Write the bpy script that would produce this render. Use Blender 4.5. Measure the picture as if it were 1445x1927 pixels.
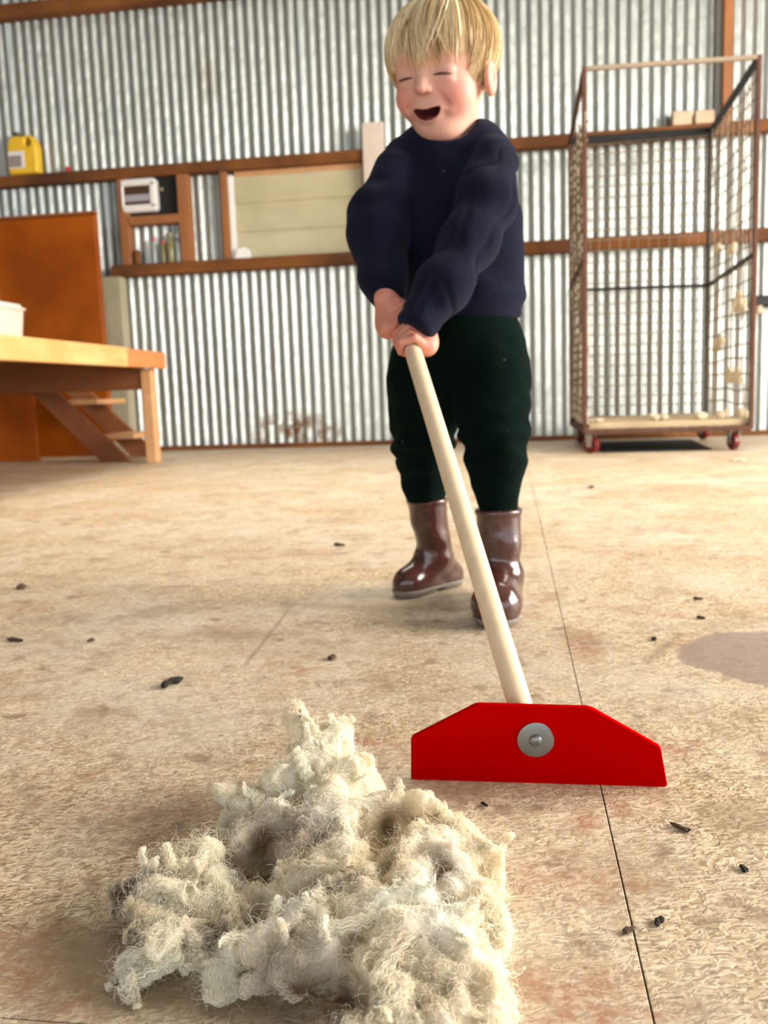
import bpy, math, random
import numpy as np
from mathutils import Vector, Matrix

for o in list(bpy.data.objects):
    bpy.data.objects.remove(o, do_unlink=True)
rnd = random.Random(7)
nr = np.random.default_rng(11)
SC = bpy.context.scene
COL = SC.collection

# ------------------------------------------------------------------ camera
W, H = 1445.0, 1927.0
FPX = 1650.0
YAW, PITCH, ROLL, CAMZ = 0.1459, 0.1365, 0.0349, 0.37
def _rx(a):
    c, s = math.cos(a), math.sin(a); return np.array([[1, 0, 0], [0, c, -s], [0, s, c]])
def _rz(a):
    c, s = math.cos(a), math.sin(a); return np.array([[c, -s, 0], [s, c, 0], [0, 0, 1]])
CM = _rz(YAW) @ _rx(math.pi/2-PITCH) @ _rz(-ROLL)
CC = np.array([0, 0, CAMZ])
cd = bpy.data.cameras.new('camera')
cam = bpy.data.objects.new('camera', cd); COL.objects.link(cam)
mw = Matrix.Identity(4)
for i in range(3):
    for j in range(3): mw[i][j] = CM[i, j]
    mw[i][3] = CC[i]
cam.matrix_world = mw
cd.sensor_fit = 'HORIZONTAL'; cd.sensor_width = 36.0; cd.lens = FPX/W*36.0
cd.clip_start = .02; cd.clip_end = 200
cd.dof.use_dof = True; cd.dof.focus_distance = .66; cd.dof.aperture_fstop = 12.5
SC.camera = cam
# a pixel gives a direction; the distance comes from the floor, a plane or a thing's own place
def ray(x, y): return CM @ np.array([(x-W/2)/FPX, -(y-H/2)/FPX, -1.0])
def onfloor(x, y, z=0.0):
    d = ray(x, y); return CC + d*((z-CAMZ)/d[2])
def atY(x, y, Y):
    d = ray(x, y); return CC + d*(Y/d[1])
def depth(p): return float(-(CM.T @ (np.asarray(p)-CC))[2])
def pm(p): return depth(p)/FPX          # metres per pixel at p

# ------------------------------------------------------------------ light
wd = bpy.data.worlds.new('world'); SC.world = wd; wd.use_nodes = True
bg = wd.node_tree.nodes['Background']
bg.inputs[0].default_value = (.86, .94, 1.0, 1); bg.inputs[1].default_value = 1.25
def area(name, loc, rot, sx, sy, power, col):
    l = bpy.data.lights.new(name, 'AREA'); l.shape = 'RECTANGLE'; l.size = sx; l.size_y = sy
    l.energy = power; l.color = col
    o = bpy.data.objects.new(name, l); COL.objects.link(o); o.location = loc; o.rotation_euler = rot
    return o
# daylight through the wide doorway in the right-hand wall
area('doorway_daylight', (4.9, 1.9, 1.75), (math.radians(70), 0, math.radians(88)), 3.6, 2.6, 410, (1, .93, .83))
# added fill lamp under the closed roof, brightens the back floor
area('back_floor_fill', (-.6, 3.5, 4.35), (0, 0, 0), 6.0, 1.1, 42, (1, .93, .82)).data.spread = math.radians(80)
SC.view_settings.view_transform = 'Standard'
SC.view_settings.look = 'None'
SC.view_settings.gamma = 1.0
SC.view_settings.use_curve_mapping = False
SC.view_settings.exposure = 1.0

# ------------------------------------------------------------------ helpers
MATS = {}
def nt(name):
    m = bpy.data.materials.new(name); m.use_nodes = True
    t = m.node_tree; b = t.nodes['Principled BSDF']
    MATS[name] = m
    return m, t, b
def N(t, typ, **k):
    n = t.nodes.new(typ)
    for a, v in k.items():
        if a in n.inputs.keys(): n.inputs[a].default_value = v
        else: setattr(n, a, v)
    return n
def ramp(t, fac, stops):
    r = t.nodes.new('ShaderNodeValToRGB'); e = r.color_ramp.elements
    while len(e) < len(stops): e.new(.5)
    for i, (p, c) in enumerate(stops):
        e[i].position = p; e[i].color = (c[0], c[1], c[2], 1) if len(c) == 3 else c
    t.links.new(fac, r.inputs[0]); return r.outputs[0]
def mixc(t, fac, a, b, mode='MIX'):
    n = t.nodes.new('ShaderNodeMix'); n.data_type = 'RGBA'; n.blend_type = mode
    for v, i in ((fac, 0), (a, 6), (b, 7)):
        if isinstance(v, (int, float)): n.inputs[i].default_value = v
        elif isinstance(v, tuple): n.inputs[i].default_value = (*v, 1)
        else: t.links.new(v, n.inputs[i])
    return n.outputs[2]
def mathn(t, op, a, b=None, clamp=False):
    n = t.nodes.new('ShaderNodeMath'); n.operation = op; n.use_clamp = clamp
    for i, v in enumerate((a, b)):
        if v is None: continue
        if isinstance(v, (int, float)): n.inputs[i].default_value = v
        else: t.links.new(v, n.inputs[i])
    return n.outputs[0]
def coords(t, scale=(1, 1, 1), rot=(0, 0, 0), kind='Object', loc=(0, 0, 0)):
    tc = t.nodes.new('ShaderNodeTexCoord'); mp = t.nodes.new('ShaderNodeMapping')
    mp.inputs['Scale'].default_value = scale; mp.inputs['Rotation'].default_value = rot; mp.inputs['Location'].default_value = loc
    t.links.new(tc.outputs[kind], mp.inputs[0]); return mp.outputs[0]
def noise(t, vec, scale, detail=4, rough=.55, out='Fac', dist=0.0):
    n = t.nodes.new('ShaderNodeTexNoise'); n.inputs['Scale'].default_value = scale
    n.inputs['Detail'].default_value = detail; n.inputs['Roughness'].default_value = rough; n.inputs['Distortion'].default_value = dist
    t.links.new(vec, n.inputs['Vector']); return n.outputs[out]
def bump(t, b, h, strength=.3, dist=.01):
    n = t.nodes.new('ShaderNodeBump'); n.inputs['Strength'].default_value = strength; n.inputs['Distance'].default_value = dist
    t.links.new(h, n.inputs['Height']); t.links.new(n.outputs[0], b.inputs['Normal'])
def wpos(t, scale=(1, 1, 1), loc=(0, 0, 0)):
    g = t.nodes.new('ShaderNodeNewGeometry'); mp = t.nodes.new('ShaderNodeMapping')
    mp.inputs['Scale'].default_value = scale; mp.inputs['Location'].default_value = loc
    t.links.new(g.outputs['Position'], mp.inputs[0]); return mp.outputs[0]

def tag(o, label=None, cat=None, group=None, kind=None):
    if label: o['label'] = label
    if cat: o['category'] = cat
    if group: o['group'] = group
    if kind: o['kind'] = kind
    return o
def empty(name, loc=(0, 0, 0), rz=0.0):
    o = bpy.data.objects.new(name, None); o.empty_display_size = .05
    COL.objects.link(o); o.location = loc; o.rotation_euler = (0, 0, rz); return o
def link(name, me, mat=None, parent=None, loc=None):
    o = bpy.data.objects.new(name, me); COL.objects.link(o)
    if mat is not None and len(me.materials) == 0: me.materials.append(MATS[mat] if isinstance(mat, str) else mat)
    if parent is not None:
        o.parent = parent
        if loc is None:
            o.matrix_parent_inverse = parent_inv(parent)
    if loc is not None: o.location = loc
    return o
def parent_inv(p): return world_of(p).inverted()
def world_of(p):
    m = Matrix.LocRotScale(p.location, p.rotation_euler, p.scale)
    return m if p.parent is None else world_of(p.parent) @ p.matrix_parent_inverse @ m

class MB:
    """collects vertices and faces in world coordinates"""
    def __init__(s): s.v = []; s.f = []
    def add(s, vs, fs):
        o = len(s.v); s.v += [tuple(map(float, p)) for p in vs]; s.f += [tuple(i+o for i in f) for f in fs]; return s
    def box(s, lo, hi, bev=0.0, jit=0.0):
        x0, y0, z0 = lo; x1, y1, z1 = hi
        if bev <= 0:
            vs = [(x, y, z) for x in (x0, x1) for y in (y0, y1) for z in (z0, z1)]
            fs = [(0, 1, 3, 2), (4, 6, 7, 5), (0, 4, 5, 1), (2, 3, 7, 6), (0, 2, 6, 4), (1, 5, 7, 3)]
            return s.add(vs, fs)
        return s.obox(((x0+x1)/2, (y0+y1)/2, (z0+z1)/2), (1, 0, 0), (0, 1, 0), (0, 0, 1), ((x1-x0)/2, (y1-y0)/2, (z1-z0)/2), bev)
    def obox(s, c, ax, ay, az, h, bev=0.0):
        """chamfered box with its own axes"""
        c = np.array(c, float); A = [np.array(a, float)/np.linalg.norm(a) for a in (ax, ay, az)]
        b = min(bev, min(h)*.9)
        vs = []; idx = {}
        for sx in (-1, 1):
            for sy in (-1, 1):
                for sz in (-1, 1):
                    for k in range(3):
                        d = [sx*(h[0]-b), sy*(h[1]-b), sz*(h[2]-b)]
                        d[k] = (sx, sy, sz)[k]*h[k]
                        idx[(sx, sy, sz, k)] = len(vs); vs.append(c + A[0]*d[0]+A[1]*d[1]+A[2]*d[2])
        fs = []
        for k in range(3):
            o1, o2 = [(1, 2), (2, 0), (0, 1)][k]
            for sg in (-1, 1):
                q = []
                for a, b2 in ((-1, -1), (1, -1), (1, 1), (-1, 1)):
                    t = [0, 0, 0]; t[k] = sg; t[o1] = a; t[o2] = b2; q.append(idx[(*t, k)])
                fs.append(tuple(q if sg > 0 else q[::-1]))
        if b > 0:
            for k in range(3):
                o1, o2 = [(1, 2), (2, 0), (0, 1)][k]
                for a in (-1, 1):
                    for b2 in (-1, 1):
                        q = []
                        for (kk, e) in ((o1, -1), (o1, 1), (o2, 1), (o2, -1)):
                            t = [0, 0, 0]; t[k] = e; t[o1] = a; t[o2] = b2; q.append(idx[(*t, kk)])
                        fs.append(tuple(q if a*b2 > 0 else q[::-1]))
            for sx in (-1, 1):
                for sy in (-1, 1):
                    for sz in (-1, 1):
                        q = [idx[(sx, sy, sz, k)] for k in range(3)]
                        fs.append(tuple(q if sx*sy*sz > 0 else q[::-1]))
        return s.add(vs, fs)
    def bar(s, a, b, w, h, up=(0, 0, 1), bev=0.0):
        a = np.array(a, float); b = np.array(b, float); d = b-a; L = np.linalg.norm(d); d /= L
        up = np.array(up, float); sd = np.cross(d, up)
        if np.linalg.norm(sd) < 1e-6: sd = np.cross(d, (1, 0, 0))
        sd /= np.linalg.norm(sd); u = np.cross(sd, d)
        return s.obox((a+b)/2, d, sd, u, (L/2, w/2, h/2), bev)
    def tube(s, pts, r, n=10, cap=True):
        pts = [np.array(p, float) for p in pts]; rs = r if hasattr(r, '__len__') else [r]*len(pts)
        vs = []; fs = []; ref = None
        for i, p in enumerate(pts):
            d = pts[min(i+1, len(pts)-1)]-pts[max(i-1, 0)]; d /= max(np.linalg.norm(d), 1e-9)
            if ref is None: ref = np.cross(d, (0, 0, 1) if abs(d[2]) < .9 else (1, 0, 0))
            ref = ref-d*np.dot(ref, d); ref /= max(np.linalg.norm(ref), 1e-9); w = np.cross(d, ref)
            for k in range(n):
                a = 2*math.pi*k/n; vs.append(p+rs[i]*(math.cos(a)*ref+math.sin(a)*w))
        for i in range(len(pts)-1):
            for k in range(n):
                k2 = (k+1) % n; fs.append((i*n+k, i*n+k2, (i+1)*n+k2, (i+1)*n+k))
        if cap:
            fs.append(tuple(range(n))[::-1]); fs.append(tuple((len(pts)-1)*n+k for k in range(n)))
        return s.add(vs, fs)
    def lathe(s, prof, c=(0, 0, 0), ax=(0, 0, 1), n=24):
        ax = np.array(ax, float); ax /= np.linalg.norm(ax)
        u = np.cross(ax, (0, 0, 1) if abs(ax[2]) < .9 else (1, 0, 0)); u /= np.linalg.norm(u); w = np.cross(ax, u); c = np.array(c, float)
        vs = []; fs = []
        for r, z in prof:
            for k in range(n):
                a = 2*math.pi*k/n; vs.append(c+ax*z+r*(math.cos(a)*u+math.sin(a)*w))
        for i in range(len(prof)-1):
            for k in range(n):
                k2 = (k+1) % n; fs.append((i*n+k, i*n+k2, (i+1)*n+k2, (i+1)*n+k))
        fs.append(tuple(range(n))[::-1]); fs.append(tuple((len(prof)-1)*n+k for k in range(n)))
        return s.add(vs, fs)
    def prism(s, poly, d):
        """poly: 3-D outline, d: thickness vector"""
        poly = [np.array(p, float) for p in poly]; d = np.array(d, float); n = len(poly)
        vs = poly+[p+d for p in poly]
        fs = [tuple(range(n))[::-1], tuple(range(n, 2*n))]
        for k in range(n):
            k2 = (k+1) % n; fs.append((k, k2, n+k2, n+k))
        return s.add(vs, fs)
    def mesh(s, name, smooth=False):
        me = bpy.data.meshes.new(name); me.from_pydata(s.v, [], s.f); me.validate(); 
        import bmesh
        bm = bmesh.new(); bm.from_mesh(me); bmesh.ops.recalc_face_normals(bm, faces=bm.faces); bm.to_mesh(me); bm.free()
        if smooth:
            for p in me.polygons: p.use_smooth = True
            try: me.set_sharp_from_angle(angle=math.radians(40))
            except Exception: pass
        return me
    def build(s, name, mat, parent=None, smooth=False, loc=None):
        return link(name, s.mesh(name, smooth), mat, parent, loc)

def npmesh(name, V, Fq, smooth=True, cols=None):
    me = bpy.data.meshes.new(name); V = np.asarray(V, np.float32); Fq = np.asarray(Fq, np.int32)
    nv, nf, k = len(V), len(Fq), Fq.shape[1]
    me.vertices.add(nv); me.vertices.foreach_set('co', V.ravel())
    me.loops.add(nf*k); me.loops.foreach_set('vertex_index', Fq.ravel())
    me.polygons.add(nf); me.polygons.foreach_set('loop_start', np.arange(nf, dtype=np.int32)*k)
    try: me.polygons.foreach_set('loop_total', np.full(nf, k, np.int32))
    except Exception: pass
    me.polygons.foreach_set('use_smooth', np.full(nf, smooth))
    me.update(calc_edges=True)
    if cols is not None:
        a = me.color_attributes.new('Col', 'FLOAT_COLOR', 'POINT')
        a.data.foreach_set('color', np.c_[cols, np.ones(nv)].astype(np.float32).ravel())
    return me

# --------------------------------------------- implicit shapes and surface nets
class Grid:
    def __init__(s, lo, hi, h):
        s.lo = np.array(lo, np.float32); s.h = h
        n = np.ceil((np.array(hi)-np.array(lo))/h).astype(int)+1
        ax = [s.lo[i]+h*np.arange(n[i], dtype=np.float32) for i in range(3)]
        s.P = np.stack(np.meshgrid(*ax, indexing='ij'), -1); s.n = n
def ell(P, c, r):
    r = np.array(r, np.float32) if hasattr(r, '__len__') else np.array([r]*3, np.float32)
    q = (P-np.array(c, np.float32)); k0 = np.sqrt(((q/r)**2).sum(-1)); k1 = np.sqrt(((q/(r*r))**2).sum(-1))
    return k0*(k0-1)/np.maximum(k1, 1e-6)
def cone(P, a, b, ra, rb):
    a = np.array(a, np.float32); b = np.array(b, np.float32); ab = b-a
    t = np.clip(((P-a)@ab)/max(float(ab@ab), 1e-9), 0, 1)[..., None]
    return np.sqrt(((P-(a+t*ab))**2).sum(-1))-(ra+t[..., 0]*(rb-ra))
def smin(a, b, k):
    h = np.clip(.5+.5*(b-a)/k, 0, 1); return b+(a-b)*h-k*h*(1-h)
def smax(a, b, k): return -smin(-a, -b, k)
_LAT = nr.random((32, 32, 32)).astype(np.float32)
def vnoise(P, scale, seed=0):
    q = P*scale+np.array([seed*3.17+100, seed*1.31+100, seed*2.7+100], np.float32)
    i = np.floor(q).astype(int); f = q-i; f = f*f*(3-2*f)
    r = 0
    for dx in (0, 1):
        for dy in (0, 1):
            for dz in (0, 1):
                w = (f[..., 0] if dx else 1-f[..., 0])*(f[..., 1] if dy else 1-f[..., 1])*(f[..., 2] if dz else 1-f[..., 2])
                r = r+w*_LAT[(i[..., 0]+dx) % 32, (i[..., 1]+dy) % 32, (i[..., 2]+dz) % 32]
    return r*2-1
def nets(g, f):
    s = f < 0; n = f.shape
    c = [s[dx:n[0]-1+dx, dy:n[1]-1+dy, dz:n[2]-1+dz] for dx in (0, 1) for dy in (0, 1) for dz in (0, 1)]
    cnt = sum(x.astype(np.int8) for x in c); act = (cnt > 0) & (cnt < 8)
    I = np.argwhere(act); idx = np.full(act.shape, -1, np.int64); idx[act] = np.arange(len(I))
    acc = np.zeros((len(I), 3), np.float32); num = np.zeros((len(I), 1), np.float32)
    cor = [(dx, dy, dz) for dx in (0, 1) for dy in (0, 1) for dz in (0, 1)]
    for a in cor:
        for k in range(3):
            if a[k]: continue
            b = list(a); b[k] = 1
            fa = f[I[:, 0]+a[0], I[:, 1]+a[1], I[:, 2]+a[2]]; fb = f[I[:, 0]+b[0], I[:, 1]+b[1], I[:, 2]+b[2]]
            m = (fa < 0) != (fb < 0); t = np.where(m, fa/np.where(m, fa-fb, 1), 0)
            p = np.tile(np.array(a, np.float32), (len(I), 1)); p[:, k] = t
            acc += p*m[:, None]; num += m[:, None]
    V = g.lo+(I+acc/np.maximum(num, 1))*g.h
    F = []
    for k in range(3):
        o1, o2 = [(1, 2), (2, 0), (0, 1)][k]
        sl0 = [slice(1, -1)]*3; sl1 = [slice(1, -1)]*3
        sl0[k] = slice(0, n[k]-1); sl1[k] = slice(1, n[k])
        A = s[tuple(sl0)]; B = s[tuple(sl1)]; E = np.argwhere(A != B)
        if len(E) == 0: continue
        fl = A[E[:, 0], E[:, 1], E[:, 2]]
        base = E+1; base[:, k] = E[:, k]
        q = []
        for (u, v) in ((-1, -1), (0, -1), (0, 0), (-1, 0)):
            z = base.copy(); z[:, o1] += u; z[:, o2] += v; q.append(idx[z[:, 0], z[:, 1], z[:, 2]])
        q = np.stack(q, 1); q[~fl] = q[~fl][:, ::-1]; F.append(q)
    F = np.concatenate(F); F = F[(F >= 0).all(1)]
    return V, F
def relax(V, F, it=2, w=.5):
    for _ in range(it):
        acc = np.zeros_like(V); num = np.zeros((len(V), 1), np.float32)
        for a in range(4):
            b = (a+1) % 4
            np.add.at(acc, F[:, a], V[F[:, b]]); np.add.at(num, F[:, a], 1)
            np.add.at(acc, F[:, b], V[F[:, a]]); np.add.at(num, F[:, b], 1)
        V = V*(1-w)+w*acc/np.maximum(num, 1)
    return V
def ribbons(Pts, width):
    """Pts (n,m,3) polylines to thin strips; width (m,) or scalar"""
    n, m, _ = Pts.shape
    T = np.gradient(Pts, axis=1); T /= np.maximum(np.linalg.norm(T, axis=2, keepdims=True), 1e-9)
    R = nr.normal(size=(n, 1, 3)); S = np.cross(T, R); S /= np.maximum(np.linalg.norm(S, axis=2, keepdims=True), 1e-9)
    w = np.broadcast_to(np.asarray(width, float), (n, m))[..., None]*.5
    V = np.stack([Pts-S*w, Pts+S*w], 2).reshape(-1, 3)
    b = (np.arange(n)[:, None]*m+np.arange(m-1)[None])*2
    F = np.stack([b, b+1, b+3, b+2], -1).reshape(-1, 4)
    return V, F

# ------------------------------------------------------------------ materials
def mat_iron():
    m, t, b = nt('galvanised_iron')
    p = wpos(t); n1 = noise(t, p, 2.2, 5, .6); n2 = noise(t, p, 26, 4, .6)
    pv = wpos(t, (14, 14, 1.2)); n3 = noise(t, pv, 1.0, 4, .6)
    c = mixc(t, n1, (.40, .44, .435), (.59, .625, .61))
    c = mixc(t, mathn(t, 'MULTIPLY', n3, .6), c, (.42, .43, .39))
    # rust creeping up the sheets near the floor
    def blob(x, z, rx, rz, sc, lo, hi):
        g = N(t, 'ShaderNodeSeparateXYZ'); t.links.new(wpos(t), g.inputs[0])
        dx = mathn(t, 'DIVIDE', mathn(t, 'SUBTRACT', g.outputs[0], x), rx); dz = mathn(t, 'DIVIDE', mathn(t, 'SUBTRACT', g.outputs[2], z), rz)
        r = mathn(t, 'ADD', mathn(t, 'MULTIPLY', dx, dx), mathn(t, 'MULTIPLY', dz, dz))
        f = mathn(t, 'SUBTRACT', 1.0, r, True)
        return mathn(t, 'MULTIPLY', f, ramp(t, noise(t, wpos(t), sc, 5, .65), [(lo, (0, 0, 0)), (hi, (1, 1, 1))]), True)
    q1 = atY(555, 808, 6.15)
    f1 = blob(float(q1[0]), .1, .38, .17, 11, .44, .58)
    c = mixc(t, f1, c, (.28, .14, .065))
    q2 = atY(388, 150, 6.15); f2 = blob(float(q2[0]), float(q2[2]), .10, .22, 9, .3, .6)
    c = mixc(t, mathn(t, 'MULTIPLY', f2, .6), c, (.28, .25, .16))
    t.links.new(c, b.inputs['Base Color'])
    b.inputs['Metallic'].default_value = .78
    r = ramp(t, n2, [(.3, (.40, .40, .40)), (.75, (.56, .56, .56))]); r2 = mixc(t, f1, r, (.9, .9, .9))
    t.links.new(r2, b.inputs['Roughness'])
    bump(t, b, noise(t, wpos(t, (6, 6, 3)), 3.0, 3, .5), .35, .02)
mat_iron()
def mat_wood(name, a, bcol, scale=(30, 3, 3), rough=.6, spec=.4, dark=None, grain=1.0):
    m, t, b = nt(name)
    v = wpos(t, scale); n1 = noise(t, v, 1.0, 5, .6, dist=.6); n2 = noise(t, wpos(t), 1.7, 4, .6)
    c = mixc(t, ramp(t, n1, [(.3, (0, 0, 0)), (.7, (1, 1, 1))]), a, bcol)
    if dark: c = mixc(t, ramp(t, n2, [(.42, (0, 0, 0)), (.68, (1, 1, 1))]), c, dark)
    t.links.new(c, b.inputs['Base Color']); b.inputs['Roughness'].default_value = rough; b.inputs['Specular IOR Level'].default_value = spec
    bump(t, b, n1, .25*grain, .004); return m
mat_wood('girt_wood', (.17, .060, .014), (.25, .092, .024), (2.5, 25, 25), .75, .25, (.085, .032, .013))
mat_wood('stud_wood', (.29, .11, .034), (.38, .155, .055), (25, 25, 2.5), .75, .25, (.28, .12, .06))
mat_wood('pale_plank', (.62, .52, .44), (.74, .65, .57), (25, 25, 2), .8, .2, (.55, .45, .36))
mat_wood('grey_post', (.42, .36, .26), (.55, .47, .34), (25, 25, 2), .85, .2, (.33, .34, .2))
mat_wood('shutter_board', (.50, .445, .29), (.60, .54, .37), (1.5, 10, 10), .7, .25, (.45, .40, .25))
mat_wood('cabinet_ply', (.28, .060, .002), (.34, .082, .003), (5, 5, 1.2), .5, .15, (.21, .042, .0015), .3)
mat_wood('table_pine', (.66, .36, .13), (.80, .50, .21), (20, 2, 20), .55, .35, (.60, .30, .10))
mat_wood('table_end_pine', (.52, .19, .06), (.60, .25, .09), (20, 2, 20), .55, .35, (.45, .14, .045))
mat_wood('joist_wood', (.15, .052, .017), (.21, .08, .028), (3, 20, 20), .7, .3, (.15, .05, .02))
mat_wood('stair_wood', (.22, .075, .025), (.30, .115, .042), (12, 12, 6), .6, .35, (.16, .05, .018))
mat_wood('tread_wood', (.54, .28, .12), (.64, .37, .18), (12, 3, 12), .6, .35, (.52, .28, .13))
mat_wood('cage_platform', (.40, .30, .18), (.5, .39, .24), (3, 20, 20), .8, .2, (.3, .21, .12))
mat_wood('handle_wood', (.70, .52, .33), (.78, .60, .40), (60, 60, 6), .45, .4, None, .3)
mat_wood('block_wood', (.55, .40, .28), (.66, .50, .36), (8, 20, 20), .8, .2, (.45, .3, .2))
def mat_plain(name, col, rough=.5, metal=0.0, spec=.5, var=.0, vs=20, trans=0.0, bmp=0.0, sub=0.0, alpha=1.0, sheen=0.0):
    m, t, b = nt(name)
    if var > 0:
        n1 = noise(t, wpos(t), vs, 4, .6)
        c = mixc(t, n1, tuple(x*(1-var) for x in col), tuple(min(1, x*(1+var)) for x in col)); t.links.new(c, b.inputs['Base Color'])
    else: b.inputs['Base Color'].default_value = (*col, 1)
    b.inputs['Roughness'].default_value = rough; b.inputs['Metallic'].default_value = metal; b.inputs['Specular IOR Level'].default_value = spec
    b.inputs['Transmission Weight'].default_value = trans
    if sheen: b.inputs['Sheen Weight'].default_value = sheen
    if bmp: bump(t, b, noise(t, wpos(t), vs*3, 4, .6), bmp, .003)
    return m
mat_plain('rusty_steel', (.095, .042, .026), .75, .2, .3, .45, 14)
mat_plain('dark_steel', (.02, .018, .018), .6, .3, .4, .3, 14)
mat_plain('mesh_wire', (.30, .235, .17), .75, .3, .3, .4, 9)
mat_plain('caster_red', (.13, .006, .006), .4, 0, .5, .2, 30)
mat_plain('caster_metal', (.45, .42, .38), .4, .7, .5)
mat_plain('black_board', (.012, .014, .013), .7, 0, .3)
mat_plain('white_plastic', (.80, .77, .76), .4)
mat_plain('brown_window', (.07, .035, .015), .25, 0, .5)
mat_plain('grey_switches', (.35, .33, .38), .5)
mat_plain('yellow_plastic', (.80, .50, .03), .4, 0, .5, .06, 12)
mat_plain('dark_cap', (.05, .04, .02), .5)
mat_plain('label_white', (.78, .74, .74), .5)
mat_plain('label_grey', (.30, .25, .23), .5, 0, .4, .4, 60)
mat_plain('red_plastic', (.55, .015, .02), .4)
mat_plain('olive_glass', (.30, .27, .12), .25, 0, .5, 0, 20, .35)
mat_plain('clear_glass', (.62, .66, .66), .15, 0, .5, 0, 20, .6)
mat_plain('paper_white', (.85, .86, .82), .6)
mat_plain('bin_plastic', (.80, .72, .66), .35, 0, .4, 0, 10, .25)
mat_plain('dung', (.018, .014, .010), .8, 0, .3, .5, 300, 0, .5)
mat_plain('dung_brown', (.085, .05, .03), .85, 0, .3, .5, 300, 0, .5)
mat_plain('zinc', (.22, .225, .22), .42, .7, .5, .08, 200)
mat_plain('sole_rubber', (.20, .165, .14), .7, 0, .4, .35, 60)
mat_plain('lash', (.10, .05, .035), .8)
def mat_blade():
    m, t, b = nt('blade_red')
    b.inputs['Base Color'].default_value = (.42, .0002, .0003, 1); b.inputs['Roughness'].default_value = .55
    b.inputs['Specular IOR Level'].default_value = .0
    bump(t, b, noise(t, wpos(t), 300, 3, .5), .05, .0005)
mat_blade()
def mat_boot():
    m, t, b = nt('boot_rubber')
    n1 = noise(t, wpos(t), 26, 4, .6); n2 = noise(t, wpos(t, (1, 1, 2.2)), 38, 4, .65)
    c = mixc(t, n1, (.036, .011, .0095), (.080, .026, .021))
    c = mixc(t, ramp(t, n2, [(.60, (0, 0, 0)), (.74, (.45, .45, .45))]), c, (.26, .14, .11))
    t.links.new(c, b.inputs['Base Color']); b.inputs['Roughness'].default_value = .2; b.inputs['Specular IOR Level'].default_value = .6
    b.inputs['Coat Weight'].default_value = .35; b.inputs['Coat Roughness'].default_value = .12
    bump(t, b, noise(t, wpos(t), 22, 3, .5), .25, .012)
mat_boot()
def mat_cloth(name, a, c2, sheen, sc):
    m, t, b = nt(name)
    n1 = noise(t, wpos(t), 16, 4, .6); n2 = noise(t, wpos(t), sc, 3, .6)
    c = mixc(t, n1, a, c2); sp = noise(t, wpos(t), 75, 2, .5)
    c = mixc(t, ramp(t, sp, [(.73, (0, 0, 0)), (.78, (.25, .25, .25))]), c, (.14, .13, .16))
    t.links.new(c, b.inputs['Base Color']); b.inputs['Roughness'].default_value = .9; b.inputs['Specular IOR Level'].default_value = .03
    b.inputs['Sheen Weight'].default_value = sheen; b.inputs['Sheen Roughness'].default_value = .5
    b.inputs['Sheen Tint'].default_value = (.6, .6, .8, 1) if 'navy' in name else (.4, .8, .65, 1)
    bump(t, b, n2, .6, .004)
mat_cloth('navy_wool', (.003, .0036, .0085), (.0115, .0125, .027), .07, 420)
mat_cloth('green_cord', (.0012, .0042, .0034), (.0018, .0068, .005), .02, 300)
def mat_skin():
    m, t, b = nt('skin')
    a = N(t, 'ShaderNodeAttribute', attribute_name='Col'); n = noise(t, wpos(t), 60, 3, .6)
    c = mixc(t, mathn(t, 'MULTIPLY', n, .12), a.outputs['Color'], (.55, .2, .15)); t.links.new(c, b.inputs['Base Color'])
    b.inputs['Roughness'].default_value = .58; b.inputs['Specular IOR Level'].default_value = .3; b.inputs['Subsurface Weight'].default_value = .12
    b.inputs['Subsurface Radius'].default_value = (.012, .004, .002); b.inputs['Subsurface Scale'].default_value = .6
mat_skin()
def mat_attr(name, rough=.6, spec=.3, transl=.0):
    m, t, b = nt(name)
    a = N(t, 'ShaderNodeAttribute', attribute_name='Col'); t.links.new(a.outputs['Color'], b.inputs['Base Color'])
    b.inputs['Roughness'].default_value = rough; b.inputs['Specular IOR Level'].default_value = spec
    if transl > 0:
        tr = N(t, 'ShaderNodeBsdfTranslucent'); t.links.new(a.outputs['Color'], tr.inputs[0])
        mx = N(t, 'ShaderNodeMixShader'); mx.inputs[0].default_value = transl
        t.links.new(b.outputs[0], mx.inputs[1]); t.links.new(tr.outputs[0], mx.inputs[2])
        t.links.new(mx.outputs[0], t.nodes['Material Output'].inputs[0])
    return m
mat_attr('hair_blond', .42, .45, .15)
mat_attr('wool_fibre', .85, .1, .48)
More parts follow.
